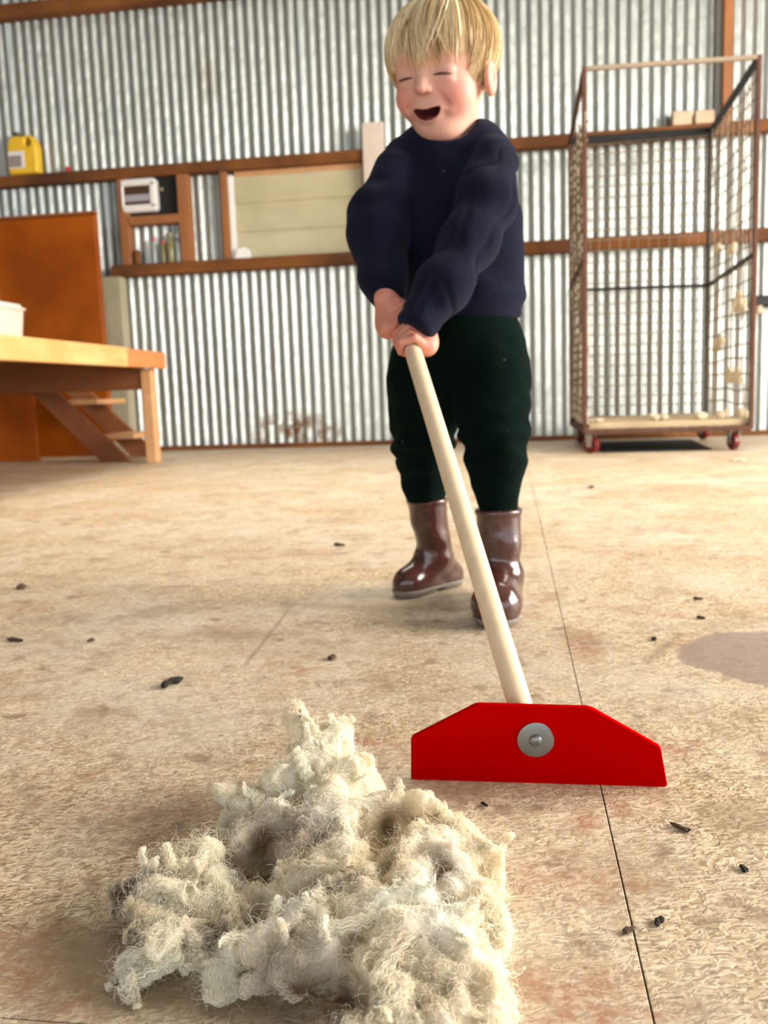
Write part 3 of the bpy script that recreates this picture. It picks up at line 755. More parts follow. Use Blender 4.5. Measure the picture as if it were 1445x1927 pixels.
for i, (py, y_, r) in enumerate(((462, 5.55, (.02, .09, .035)), (462, 5.2, (.02, .10, .04)), (562, 5.05, (.02, .09, .07)), (640, 5.5, (.015, .10, .06)), (700, 5.15, (.015, .14, .06)))):
    zz_ = float(atY(1385, py, y_)[2]); w_ = tuft('snagged_wool', (cx1-.012, y_, zz_-r[2]), r, None, 80+i); w_.parent = cg; w_.matrix_parent_inverse = parent_inv(cg); del w_['category']
# dark fitting on the wall at the right edge
q = atY(1432, 567, GF-.06)
bk = empty('tap_bracket', (float(q[0]), GF, float(q[2]))); tag(bk, 'dark iron bracket on the wall at the right edge', 'bracket')
MB().box((q[0]-.045, GF-.10, q[2]-.035), (q[0]+.25, GF+.002, q[2]+.035), .01).build('arm', 'dark_steel', bk)
MB().lathe([(.03, 0), (.035, .01), (.02, .03), (.02, .05)], (q[0]-.02, GF-.09, q[2]-.08), (0, 0, 1), 14).build('knob', 'block_wood', bk, True)

# ------------------------------------------------------------------ floor scraper
sc = empty('floor_scraper', (.02, .79, 0)); tag(sc, 'child-size scraper with red blade and pale wooden handle', 'scraper')
BY = .80; TILT = math.radians(7)
bu = np.array([1, 0, 0.]); bv = np.array([0, -math.sin(TILT), math.cos(TILT)]); bn_ = np.cross(bu, bv)  # faces the camera
borg = onfloor(773, 1470, .004); borg = atY(773, 1470, .795)
def onblade(px, py):
    d = ray(px, py); n_ = np.cross(bu, bv); t_ = np.dot(borg-CC, n_)/np.dot(d, n_); return CC+d*t_
outl = [(775, 1469), (773, 1463), (773, 1391), (776, 1387), (890, 1329), (900, 1326), (1106, 1332), (1116, 1335), (1238, 1404), (1244, 1410), (1256, 1478), (1252, 1483)]
poly = [onblade(*p) for p in outl]
blade = MB().prism(poly, -bn_*.006 if bn_[1] < 0 else bn_*.006).build('blade', 'blade_red', sc)
bv_ = blade.modifiers.new('bevel', 'BEVEL'); bv_.width = .0012; bv_.segments = 2; bv_.limit_method = 'ANGLE'
fn = bn_ if bn_[1] < 0 else -bn_
bc = onblade(1008, 1391)
mpx = pm(bc)
MB().lathe([(.0165, 0), (.0172, .0005), (.0172, .0014), (.0165, .0018), (.004, .0022)], bc+fn*.0003, fn+np.array([.12, 0, .05]), 40).build('washer', 'zinc', sc, True)
MB().lathe([(.0062, 0), (.0060, .002), (.0045, .0036), (.0022, .0042), (.0020, .0030)], bc+fn*.0022, fn, 24).build('screw_head', 'zinc', sc, True)
hc0 = onblade(996, 1391); HTOP = atY(774, 652, 1.255)
hd = HTOP-hc0; hl = np.linalg.norm(hd); hd /= hl
HA = hc0-fn*.007+hd*.004; HB = hc0+hd*(hl+.105)
HR = .0120
MB().tube([HA, HA+hd*.002, HA+hd*.2, HA+hd*.4, HB-hd*.004, HB], [HR*.96, HR, HR, HR, HR, HR*.85], 24).build('handle', 'handle_wood', sc, True)

# ------------------------------------------------------------------ droppings on the floor
def lump(px, py, r, label, seed, mat='dung', asp=(1.3, .8, .6)):
    c = onfloor(px, py); g = Grid((-1.9, -1.6, -.1), (1.9, 1.6, 1.7), .16); rs = np.random.default_rng(seed); f = None
    for k in range(5):
        e = ell(g.P, (rs.uniform(-.7, .7)*asp[0], rs.uniform(-.5, .5)*asp[1], .25*asp[2]*2), (.55*asp[0], .55*asp[1], .5*asp[2]*rs.uniform(.8, 1.4))); f = e if f is None else smin(f, e, .15)
    f = f+.14*vnoise(g.P, 2.2, seed); f = np.maximum(f, -g.P[..., 2]+.02)
    V, F = nets(g, f); V = V*r; V[:, 2] -= V[:, 2].min()
    o = link('dropping', npmesh('dropping', V, F, True), mat); o.location = (float(c[0]), float(c[1]), .0002); o.rotation_euler[2] = rs.uniform(0, 3); tag(o, label, 'dropping', 'dark droppings on the floor')
lump(325, 1288, .0125, 'large black dropping on open floor left of the wool', 1)
lump(40, 1106, .013, 'brown dropping on the floor at the far left', 2, 'dung_brown')
lump(22, 1206, .011, 'flat dark dropping at the left picture edge', 3, 'dung_brown', (2, .5, .4))
lump(1240, 1737, .0042, 'small black dropping right of the floor seam', 4)
lump(1184, 1753, .0046, 'small dark dropping touching the floor seam', 5, 'dung_brown', (.7, 1.2, .5))
lump(1275, 1557, .006, 'thin dark crumb right of the red blade', 6, 'dung_brown', (2, .4, .4))
lump(1400, 1636, .004, 'grey-black crumb near the right picture edge', 7)
lump(626, 1240, .008, 'dark crumb on the floor left of the boots', 8, 'dung_brown')
lump(912, 1515, .003, 'tiny black crumb under the left half of the blade', 9)
lump(1315, 1128, .006, 'farther of two dark crumbs right of the boots', 10, 'dung_brown')
lump(1316, 1164, .006, 'nearer of two dark crumbs right of the boots', 11, 'dung_brown')
lump(1112, 918, .012, 'small dark crumb on the floor before the cage', 12, 'dung_brown')
lump(1230, 1204, .005, 'dark crumb beside the drag mark on the right', 13)
lump(170, 1208, .007, 'small dark crumb on the left floor', 14, 'dung_brown')
lump(640, 1027, .011, 'brown crumb on the floor left of the far boot', 15, 'dung_brown')

# ------------------------------------------------------------------ the wool
def fleece(name, label, blobs, holes, locks, seed, h=.0026, nfuzz=5000, nlocks=260, brown=()):
    """blobs (px,py,z,r_px): pixel direction, height above the floor, radius"""
    rs = np.random.default_rng(seed)
    C = np.array([onfloor(b[0], b[1], b[2]) for b in blobs]); Rr = np.array([max(b[3]*pm(c)*.95-.0025, .003) for b, c in zip(blobs, C)])
    lo = (C-Rr[:, None]).min(0)-.026; hi = (C+Rr[:, None]).max(0)+.026; lo[2] = -.006
    g = Grid(lo, hi, h); P = g.P; f = None
    for c, r in zip(C, Rr):
        e = ell(P, c, (r, r*1.0, r*.95)); f = e if f is None else smin(f, e, .0065)
    # fill towards the floor so that the heap rests on it
    for c, r in zip(C, Rr):
        if c[2] > r*.8: f = smin(f, cone(P, c, (c[0], c[1]+.01, r*.7), r*.9, r*1.0), .012)
    for (px, py, z, r) in holes:
        c = onfloor(px, py, z); f = smax(f, -ell(P, c, r*pm(c)), .010)
    wx = np.stack([vnoise(P, 55, 1), vnoise(P, 55, 2), vnoise(P, 55, 3)], -1)
    Q = P+.008*wx
    f = f+.0085*vnoise(Q, 38, 4)+.0040*vnoise(Q, 85, 5)+.0075*np.abs(vnoise(Q, 48, 6))-.0025+.0018*vnoise(Q, 190, 7)
    f = np.maximum(f, .0008-P[..., 2])
    V, F = nets(g, f)
    # surface normals from the field gradient
    I = np.clip(np.round((V-g.lo)/g.h).astype(int), 1, np.array(f.shape)-2)
    G = np.stack([f[I[:, 0]+1, I[:, 1], I[:, 2]]-f[I[:, 0]-1, I[:, 1], I[:, 2]], f[I[:, 0], I[:, 1]+1, I[:, 2]]-f[I[:, 0], I[:, 1]-1, I[:, 2]], f[I[:, 0], I[:, 1], I[:, 2]+1]-f[I[:, 0], I[:, 1], I[:, 2]-1]], -1)
    Nn = G/np.maximum(np.linalg.norm(G, axis=1, keepdims=True), 1e-9)
    def colour(X):
        a = vnoise(X, 30, 8)[:, None]; b_ = vnoise(X, 75, 9)[:, None]; d = vnoise(X, 22, 12)[:, None]
        col = np.array([.95, .882, .75])+a*np.array([.04, .06, .10])+b_*np.array([.03, .035, .045])
        y = np.clip(d*1.6-.35, 0, 1); col = col*(1-y)+y*np.array([.85, .75, .54])
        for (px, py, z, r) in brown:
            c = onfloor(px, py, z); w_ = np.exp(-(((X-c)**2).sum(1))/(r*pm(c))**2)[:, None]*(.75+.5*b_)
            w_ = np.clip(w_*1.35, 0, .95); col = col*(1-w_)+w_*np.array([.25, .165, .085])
        return np.clip(col, .02, .96)
    top = empty(name, (float(C[:, 0].mean()), float(C[:, 1].mean()), 0)); tag(top, label, 'wool')
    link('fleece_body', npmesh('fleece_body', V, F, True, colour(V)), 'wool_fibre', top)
    up = (Nn[:, 2] > -.35) & (V[:, 2] > .003); cand = np.argwhere(up)[:, 0]
    # fibres combed along the surface, crimped in step with their neighbours
    nc = int(nfuzz*3.0); ii = cand[rs.integers(len(cand), size=nc)]; X = V[ii].copy()
    mc = 14; ds = rs.uniform(.0006, .0013, (nc, 1)); out = np.zeros((nc, mc, 3), np.float32)
    D = np.stack([vnoise(X, 26, 21), vnoise(X, 26, 22), vnoise(X, 26, 23)], -1)+rs.normal(0, .12, (nc, 3))
    ph = (vnoise(X, 60, 24)*7)[:, None]; am = rs.uniform(.0004, .0010, (nc, 1)); lift = rs.uniform(.0001, .0014, (nc, 1))
    for k in range(mc):
        J = np.clip(np.round((X-g.lo)/g.h).astype(int), 1, np.array(f.shape)-2)
        gr = np.stack([f[J[:, 0]+1, J[:, 1], J[:, 2]]-f[J[:, 0]-1, J[:, 1], J[:, 2]], f[J[:, 0], J[:, 1]+1, J[:, 2]]-f[J[:, 0], J[:, 1]-1, J[:, 2]], f[J[:, 0], J[:, 1], J[:, 2]+1]-f[J[:, 0], J[:, 1], J[:, 2]-1]], -1)
        gn = gr/np.maximum(np.linalg.norm(gr, axis=1, keepdims=True), 1e-9)
        D = D-gn*(D*gn).sum(1, keepdims=True)*.8; D /= np.maximum(np.linalg.norm(D, axis=1, keepdims=True), 1e-6)
        sdv = np.cross(D, gn); w_ = np.sin(ph+k*.95)*am
        out[:, k] = X+gn*(lift+np.cos(ph+k*.95)*am*.8)+sdv*w_
        X = X+D*ds-gn*(f[J[:, 0], J[:, 1], J[:, 2]])[:, None]*.25
    out[..., 2] = np.maximum(out[..., 2], .0008)
    Vr, Fr = ribbons(out, np.interp(np.linspace(0, 1, mc), [0, .15, .85, 1], [.00012, .00034, .0003, .0001]))
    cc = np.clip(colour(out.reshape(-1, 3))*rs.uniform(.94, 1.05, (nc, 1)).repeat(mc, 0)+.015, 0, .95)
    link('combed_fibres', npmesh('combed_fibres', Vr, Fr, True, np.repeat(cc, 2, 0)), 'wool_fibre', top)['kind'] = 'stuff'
    # crimped locks
    PS = []; CS = []; WS = []
    M = 18; t = np.linspace(0, 1, M)
    def lock(p, n_, d, L, rad, nf, amp, wl, curl):
        d = d/np.linalg.norm(d); s_ = np.cross(d, n_); s_ /= max(np.linalg.norm(s_), 1e-6); n2 = np.cross(s_, d)
        ang = curl*t
        # centre line bends along an arc and settles back on the heap
        ctr = p+np.cumsum((np.cos(ang)[:, None]*d+np.sin(ang)[:, None]*(s_*.6-n2*.5))*L/M, 0)
        ph = rs.uniform(0, 6.28); wv = np.sin(2*math.pi*t*L/wl+ph)*amp; wv2 = np.cos(2*math.pi*t*L/wl+ph)*amp*.6
        ctr = ctr+s_*wv[:, None]+n2*wv2[:, None]
        prof = rad*np.sqrt(np.clip(1-((t-.45)/.60)**4, .02, 1))*(1-.25*t)
        a = rs.uniform(0, 6.28, nf); q = np.sqrt(rs.random(nf)); tw = rs.uniform(-.8, .8, nf)
        pts = ctr[None]+prof[None, :, None]*q[:, None, None]*(np.cos(a[:, None]+tw[:, None]*t)[..., None]*s_+np.sin(a[:, None]+tw[:, None]*t)[..., None]*n2)
        pts = pts+rs.normal(0, .00035, pts.shape)
        pts[..., 2] = np.maximum(pts[..., 2], .0008)
        return pts
    for k in range(nlocks):
        i = cand[rs.integers(len(cand))]; p = V[i]; n_ = Nn[i]
        if p[1] > .655 and p[0] > -.12: continue
        tg = rs.normal(size=3); tg -= n_*(tg@n_); tg /= np.linalg.norm(tg)
        tg = tg+np.array([0, -.25, -.25]); d = tg+n_*rs.uniform(-.1, .3)
        L = rs.uniform(.014, .030); pts = lock(p-n_*.003, n_, d, L, rs.uniform(.0026, .0050), 40, rs.uniform(.0006, .0014), rs.uniform(.0045, .008), rs.choice([-1, 1])*rs.uniform(1.2, 3.6))
        PS.append(pts)
    for (px, py, z, px2, py2, z2, rad) in locks:
        a = onfloor(px, py, z); b_ = onfloor(px2, py2, z2); d = b_-a; L = np.linalg.norm(d)
        n_ = np.array([-.2, -.6, .75]); n_ /= np.linalg.norm(n_)
        PS.append(lock(a, n_, d, L, rad, 150, .0012, .008, rs.uniform(-.5, .5)))
    allp = np.concatenate(PS)
    Vr, Fr = ribbons(allp, np.interp(t, [0, .1, .9, 1], [.0002, .0004, .00036, .00012]))
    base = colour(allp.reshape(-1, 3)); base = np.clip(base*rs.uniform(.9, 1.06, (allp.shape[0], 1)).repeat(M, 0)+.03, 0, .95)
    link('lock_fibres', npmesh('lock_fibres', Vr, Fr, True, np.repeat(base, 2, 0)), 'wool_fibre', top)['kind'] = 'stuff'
    # stray fuzz
    cand = cand[~((V[cand, 1] > .64) & (V[cand, 0] > -.12))]
    ii = cand[rs.integers(len(cand), size=nfuzz)]; m2 = 10; tt = np.linspace(0, 1, m2)
    d = rs.normal(size=(nfuzz, 3))*.8+Nn[ii]*.7; d /= np.linalg.norm(d, axis=1, keepdims=True)
    L = rs.uniform(.004, .015, (nfuzz, 1, 1)); e1 = np.cross(d, rs.normal(size=(nfuzz, 3))); e1 /= np.linalg.norm(e1, axis=1, keepdims=True); e2 = np.cross(d, e1)
    fr_ = rs.uniform(2, 7, (nfuzz, 1)); ph = rs.uniform(0, 6.28, (nfuzz, 1))
    pts = V[ii][:, None]+d[:, None]*tt[None, :, None]*L+(e1[:, None]*np.sin(fr_*tt+ph)[..., None]+e2[:, None]*np.cos(fr_*tt+ph)[..., None])*L*.28
    pts -= (e1[:, None]*np.sin(ph)[..., None]+e2[:, None]*np.cos(ph)[..., None])*L*.28
    pts[..., 2] = np.maximum(pts[..., 2], .0006)
    Vr, Fr = ribbons(pts, np.interp(tt, [0, 1], [.00026, .00012]))
    link('stray_fibres', npmesh('stray_fibres', Vr, Fr, True, np.repeat(np.clip(colour(pts.reshape(-1, 3))+.02, 0, .95), 2, 0)), 'wool_fibre', top)['kind'] = 'stuff'
    return top

main_blobs = [
 (600, 1375, .070, 26), (628, 1372, .070, 22), (590, 1405, .064, 34), (622, 1410, .062, 30), (566, 1350, .074, 10), (575, 1365, .072, 13),
 (568, 1440, .058, 26), (600, 1450, .052, 44), (655, 1465, .050, 42), (690, 1480, .046, 26), (545, 1470, .048, 34), (520, 1485, .044, 26),
 (425, 1502, .040, 22), (455, 1505, .038, 18), (480, 1515, .036, 24), (505, 1535, .034, 34), (470, 1585, .026, 36), (520, 1575, .026, 50), (560, 1600, .024, 44), (600, 1560, .034, 50), (455, 1550, .034, 13),
 (640, 1530, .044, 46), (700, 1530, .038, 44), (745, 1524, .036, 31), (790, 1540, .034, 33), (830, 1552, .033, 38), (850, 1575, .034, 46), (885, 1610, .030, 40), (905, 1640, .026, 34), (740, 1570, .032, 44),
 (800, 1610, .034, 60), (740, 1640, .034, 60), (670, 1640, .036, 60), (610, 1645, .034, 50), (560, 1665, .028, 42), (850, 1670, .030, 66), (905, 1700, .024, 52), (780, 1700, .030, 66),
 (690, 1720, .034, 66), (620, 1730, .030, 56), (560, 1760, .022, 56), (510, 1790, .020, 44), (510, 1830, .016, 44), (560, 1830, .020, 52), (615, 1800, .026, 56), (900, 1760, .024, 60), (845, 1770, .026, 66),
 (760, 1780, .032, 66), (720, 1820, .030, 56), (880, 1830, .022, 66), (815, 1850, .022, 66), (740, 1880, .024, 56), (660, 1840, .022, 50), (905, 1900, .016, 46), (840, 1920, .018, 66), (770, 1930, .020, 60), (700, 1940, .016, 50), (640, 1900, .012, 40), (860, 1985, .012, 70), (760, 1995, .012, 70), (670, 1985, .010, 50)]
fleece('wool_fleece', 'large heap of curly cream wool on the floor before the scraper', main_blobs,
       [(735, 1555, .046, 26), (738, 1635, .052, 15), (828, 1640, .050, 20), (675, 1665, .056, 20), (640, 1668, .056, 16), (555, 1560, .044, 20), (790, 1815, .046, 18), (600, 1880, .030, 26), (500, 1655, .030, 28)],
       [(612, 1430, .060, 590, 1345, .088, .0062), (600, 1425, .060, 548, 1330, .088, .0040), (630, 1430, .058, 626, 1345, .084, .006), (585, 1470, .055, 548, 1408, .074, .006), (640, 1470, .052, 690, 1440, .06, .007),
        (470, 1520, .038, 408, 1494, .042, .006), (640, 1520, .05, 650, 1600, .042, .005), (610, 1510, .05, 600, 1590, .036, .005), (840, 1545, .044, 925, 1625, .034, .0065), (720, 1640, .05, 540, 1640, .044, .0075), (690, 1650, .05, 600, 1665, .046, .006),
        (780, 1720, .046, 600, 1740, .044, .006), (900, 1700, .036, 940, 1790, .026, .007), (780, 1760, .044, 700, 1860, .036, .009), (830, 1740, .042, 860, 1780, .036, .004), (740, 1840, .038, 720, 1925, .026, .008), (920, 1830, .03, 935, 1900, .016, .006), (880, 1760, .036, 900, 1860, .03, .008)],
       3, nfuzz=9000, nlocks=330,
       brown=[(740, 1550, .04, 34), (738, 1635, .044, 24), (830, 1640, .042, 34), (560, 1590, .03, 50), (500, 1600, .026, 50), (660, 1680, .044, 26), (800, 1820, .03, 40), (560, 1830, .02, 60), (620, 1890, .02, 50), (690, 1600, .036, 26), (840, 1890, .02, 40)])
left_blobs = [(a_, b_, z_, r_*.84) for (a_, b_, z_, r_) in [
 (308, 1608, .032, 26), (345, 1605, .032, 20), (385, 1612, .030, 24), (300, 1640, .028, 36), (350, 1640, .028, 40), (400, 1645, .026, 34), (290, 1690, .022, 38), (340, 1690, .024, 46), (395, 1700, .022, 40), (440, 1710, .020, 34), (465, 1700, .016, 22),
 (290, 1735, .018, 32), (330, 1760, .018, 36), (380, 1770, .016, 36), (430, 1770, .014, 30), (320, 1800, .014, 36), (370, 1815, .012, 36), (425, 1810, .012, 40), (280, 1825, .008, 28), (245, 1850, .005, 22), (225, 1858, .003, 12), (400, 1850, .009, 26), (260, 1690, .020, 26), (235, 1690, .016, 22), (320, 1845, .006, 30)]]
fleece('wool_fleece', 'small tuft of white wool left of the large wool heap', left_blobs,
       [(395, 1740, .034, 20), (430, 1655, .03, 16)],
       [(330, 1640, .036, 300, 1590, .040, .005), (370, 1640, .034, 385, 1600, .036, .006), (390, 1640, .034, 450, 1720, .026, .007), (350, 1790, .022, 225, 1862, .004, .0065), (400, 1800, .022, 405, 1868, .006, .007), (300, 1680, .03, 280, 1760, .02, .006), (350, 1770, .026, 440, 1740, .024, .005)],
       5, nfuzz=4500, nlocks=110, brown=[(395, 1740, .028, 26), (410, 1765, .02, 24), (300, 1720, .03, 12), (240, 1690, .02, 40)])

# ------------------------------------------------------------------ the child
def C3(px, py, Y): return atY(px, py, Y)
def norm(v): v = np.asarray(v, float); return v/np.linalg.norm(v)
SKIN = np.array([.67, .375, .285]); 
# --- head, modelled in its own frame: x to the picture's right, y up, z out of the face
HO = C3(834, 133, 1.43)
vv = norm(CC-HO); rr = norm(np.cross((0, 0, 1), vv)); uu = np.cross(vv, rr)
psi = math.radians(24); eta = math.radians(4.5); dip = math.radians(-2)
zf = math.cos(psi)*vv-math.sin(psi)*rr; xr = math.cos(psi)*rr+math.sin(psi)*vv
up_ = uu
zf2 = math.cos(dip)*zf+math.sin(dip)*up_; up2 = math.cos(dip)*up_-math.sin(dip)*zf
xr2 = math.cos(eta)*xr+math.sin(eta)*up2; up3 = math.cos(eta)*up2-math.sin(eta)*xr
HM = np.stack([xr2, up3, zf2], 1)
def h2w(P): return HO+np.asarray(P)@HM.T
HS = 1.0
def head_sdf(P):
    x, y, z = P[..., 0], P[..., 1], P[..., 2]; ax = np.abs(x)
    Q = np.stack([ax, y, z], -1)
    f = ell(P, (0, .022, -.012), (.0765, .075, .088))
    f = smin(f, ell(P, (0, -.034, .018), (.0595, .060, .055)), .03)
    f = smin(f, ell(P, (0, .028, .028), (.062, .048, .052)), .02)                 # forehead
    f = smin(f, ell(P, (0, -.079, .036), (.031, .020, .030)), .025)               # chin
    f = smin(f, ell(Q, (.0345, -.033, .043), (.0265, .025, .026)), .016)            # cheeks
    f = smin(f, cone(P, (0, -.062, -.018), (0, -.20, -.035), .040, .045), .02)    # neck
    f = smax(f, -ell(Q, (.030, .006, .0905), (.020, .011, .016)), .014)           # eye hollows
    f = smin(f, ell(Q, (.0305, .0005, .0640), (.0165, .0095, .0105)), .005)       # closed lids
    f = smin(f, ell(Q, (.030, -.0125, .0655), (.0145, .005, .007)), .006)         # laughing under-eye fold
    f = smin(f, cone(P, (0, .006, .070), (0, -.0175, .0845), .0065, .0090), .008)  # nose
    f = smin(f, ell(Q, (.0092, -.0205, .0775), (.0068, .0058, .008)), .004)
    f = smax(f, -ell(Q, (.0048, -.0275, .0835), (.0026, .0022, .005)), .002)      # nostrils
    # laughing mouth: lips, opening, tongue
    yc = -.0520+8.0*x*x; m = np.stack([x, y-yc, z], -1)
    f = smin(f, ell(m, (0, .0, .0655), (.027, .0165, .0155)), .007)
    f = smin(f, ell(Q, (.030, -.046, .058), (.0085, .010, .010)), .008)
    hole = smax(ell(m, (0, -.001, .079), (.0215, .0098, .030)), m[..., 1]-.0040, .003); f = smax(f, -hole, .0025)
    f = smax(f, -cone(Q, (.0165, -.021, .0785), (.0325, -.044, .0665), .0018, .0022), .008)
    f = np.minimum(f, ell(P, (0, -.066, .056), (.015, .0055, .016)))
    f = np.minimum(f, ell(m, (0, .0065, .069), (.0150, .0032, .005)))
    # ears
    er = ell(Q, (.0795, -.019, .010), (.0085, .0265, .0165)); er = smax(er, -ell(Q, (.0885, -.017, .014), (.0065, .0165, .0095)), .004)
    er2 = ell(P, (-.076, -.019, -.022), (.008, .024, .016)); f = smin(f, np.where(x > 0, er, er2), .006)
    return f
g = Grid((-.10, -.16, -.115), (.10, .115, .11), .0017)
V, F = nets(g, head_sdf(g.P)); V = relax(V, F, 1, .5)
x, y, z = V.T; ax = np.abs(x); cols = np.tile(SKIN, (len(V), 1))
def blend(mask, c): 
    global cols; mask = np.clip(mask, 0, 1)[:, None]; cols = cols*(1-mask)+mask*np.array(c)
def gs(cx, cy, cz, s): return np.exp(-((ax-cx)**2+(y-cy)**2+(z-cz)**2)/s**2)
blend(.75*gs(.042, -.032, .055, .024), (.72, .20, .16)); blend(.5*gs(0, -.022, .09, .012), (.72, .27, .21)); blend(.6*np.exp(-((ax-.085)**2)/.008**2)*(z < .03)*(y > -.05), (.72, .22, .15))
blend(.35*gs(0, -.08, .06, .02), (.70, .32, .25)); blend(.35*gs(.03, -.002, .07, .014), (.62, .28, .24))
m = np.stack([x, y-(-.0520+8*x*x), z], -1); dl = smax(ell(m, (0, -.001, .079), (.0215, .0098, .030)), m[..., 1]-.0040, .003)
blend(np.clip(1-np.abs(dl)/.0035, 0, 1)*(z > .06)*.75, (.58, .17, .15)); blend((dl < .0008)*(z < .0795)*1.0, (.10, .012, .014))
tg = ell(V, (0, -.066, .056), (.015, .0055, .016)); blend((np.abs(tg) < .0012)*(dl < .004)*1.0, (.40, .085, .085))
te = ell(m, (0, .0065, .069), (.0150, .0032, .005)); blend((np.abs(te) < .001)*(dl < .003)*.9, (.42, .22, .19))
br = np.exp(-((y-(.020-.9*(ax-.03)**2*10))/.003)**2)*np.exp(-((ax-.031)/.013)**4)*(z > .04); blend(.25*br, (.50, .30, .18))
parts_v = [h2w(V)]; parts_f = [F]; parts_c = [cols]

# --- hands closed round the handle
def hand_sdf(P, t0, phi0, dirn, flip, wrist, sc=1.0):
    """t0 position along the handle; phi0: angle of the palm round the handle; fingers wrap by dirn"""
    a = norm(HB-HA); e1 = norm(np.cross(a, (1, 0, 0))); e2 = np.cross(a, e1)
    c0 = HA+a*t0
    def pt(phi, rad, s_): return c0+a*s_+rad*(math.cos(phi)*e1+math.sin(phi)*e2)
    fr = .0059*sc; rad = HR+fr*.85; f = None
    lens = [3.5, 3.9, 3.7, 3.0]
    for k in range(4):
        s_ = (k-1.5)*.0124*sc*flip; n_ = 7; prev = None
        for i in range(n_):
            ph = phi0+dirn*(.25+lens[k]*i/(n_-1)); r_ = rad+(.0035 if i in (2, 4) else 0)*sc; q = pt(ph, r_, s_+(.002*i*flip*(k-1.5)/3)*-1)
            if prev is not None:
                e = cone(P, prev, q, fr*(1.08-.03*i), fr*(1.05-.03*i)); f = e if f is None else smin(f, e, .0009)
            prev = q
    # palm and back of the hand
    for k in (-1, 0, 1):
        e = ell(P, pt(phi0-dirn*.15, HR+.010*sc, k*.013*sc), (.0145*sc, .0130*sc, .0140*sc)); f = smin(f, e, .004)
    pw = pt(phi0-dirn*.6, HR+.014*sc, -.008*flip)
    f = smin(f, cone(P, pt(phi0-dirn*.3, HR+.012*sc, 0), pw, .016*sc, .016*sc), .008)
    f = smin(f, cone(P, pw, wrist, .017*sc, .018*sc), .010)
    # thumb leaves the side of the palm and closes the other way
    prev = None
    for i in range(5):
        q = pt(phi0-dirn*(.5+1.9*i/4), rad+.003, flip*(-.020-.006*math.sin(i*.8))*sc)
        if prev is not None: f = smin(f, cone(P, prev, q, .0082*sc, .0072*sc), .004)
        prev = q
    return f
ad = norm(HB-HA); pe1 = norm(np.cross(ad, (1, 0, 0))); pe2 = np.cross(ad, pe1)
def phi_of(v): return math.atan2(np.dot(v, pe2), np.dot(v, pe1))
tn = np.dot(C3(778, 638, 1.26)-HA, ad)
def turn(a, b_): return 1 if math.sin(phi_of(b_)-phi_of(a)) > 0 else -1
for (t0, phi, dirn, flip, wr) in ((tn, phi_of(rr*.85+vv*.25), turn(rr, vv), -1, C3(792, 602, 1.268)), (tn+.058, phi_of(-rr*.9+vv*.15), turn(-rr, vv), -1, C3(726, 558, 1.31))):
    c = HA+ad*t0; g = Grid(c-.075, c+.075, .0017); f = hand_sdf(g.P, t0, phi, dirn, flip, wr)
    f = smax(f, -cone(g.P, HA, HB, HR-.0006, HR-.0006), .001)
    V, F = nets(g, f); V = relax(V, F, 1, .5)
    dd = vnoise(V, 90, 31)[:, None]; cols = np.clip(np.array([.60, .235, .165])+dd*np.array([.05, .06, .05]), 0, 1)
    parts_v.append(V); parts_f.append(F); parts_c.append(cols)

# --- clothes as implicit shapes laid out along the limbs
def R_(px, p): return px*pm(p)
def chain(P, pts, k=.02, sq=None):
    """pts: (px,py,Y,r_px)"""
    f = None; prev = None
    for (px, py, Y, r) in pts:
        c = C3(px, py, Y); rm = R_(r, c)
        if prev is not None:
            if sq is not None:
                S = np.array([1, sq, 1], np.float32); e = cone(P*S, prev[0]*S, c*S, prev[1], rm)
            else: e = cone(P, prev[0], c, prev[1], rm)
            f = e if f is None else smin(f, e, k)
        prev = (c, rm)
    return f
YT = 1.47
torso = [(835, 318, YT, 92), (850, 400, YT, 112), (860, 480, YT, 116), (872, 545, YT+.005, 106), (880, 580, YT+.01, 98)]
arm_far = [(742, 322, 1.43, 40), (712, 405, 1.40, 49), (711, 455, 1.385, 47), (722, 520, 1.345, 40), (733, 558, 1.32, 33)]
arm_near = [(928, 305, 1.42, 46), (915, 380, 1.375, 50), (886, 452, 1.335, 50), (838, 530, 1.29, 46), (786, 606, 1.262, 40)]
legs_l = [(812, 665, 1.485, 72), (800, 720, 1.49, 66), (796, 795, 1.515, 56), (795, 845, 1.525, 48), (802, 900, 1.55, 39), (804, 945, 1.56, 33)]
legs_r = [(915, 660, 1.47, 74), (926, 720, 1.455, 66), (927, 785, 1.435, 58), (934, 835, 1.428, 52), (935, 880, 1.428, 45), (938, 965, 1.43, 36)]

# hidden body under the clothes, continuous with head and hands
g = Grid((-.32, 1.18, .10), (.16, 1.66, .80), .008)
def thin(ch, s): return [(a, b, c, r*s) for a, b, c, r in ch]
f = chain(g.P, thin(torso, .72)); 
for ch in (arm_far, arm_near, legs_l, legs_r): f = smin(f, chain(g.P, thin(ch, .55)), .02)
f = smin(f, cone(g.P, h2w((0, -.09, -.02)), C3(832, 330, YT), .036, .05), .03)
V, F = nets(g, f); parts_v.append(V); parts_f.append(F); parts_c.append(np.tile(SKIN, (len(V), 1)))
off = np.cumsum([0]+[len(v) for v in parts_v[:-1]])
pc = onfloor(870, 1150)
person = link('person', npmesh('person', np.concatenate(parts_v), np.concatenate([f_+o_ for f_, o_ in zip(parts_f, off)]), True, np.concatenate(parts_c)), 'skin')
tag(person, 'laughing blond toddler in navy jumper and brown boots pushing the scraper', 'person')

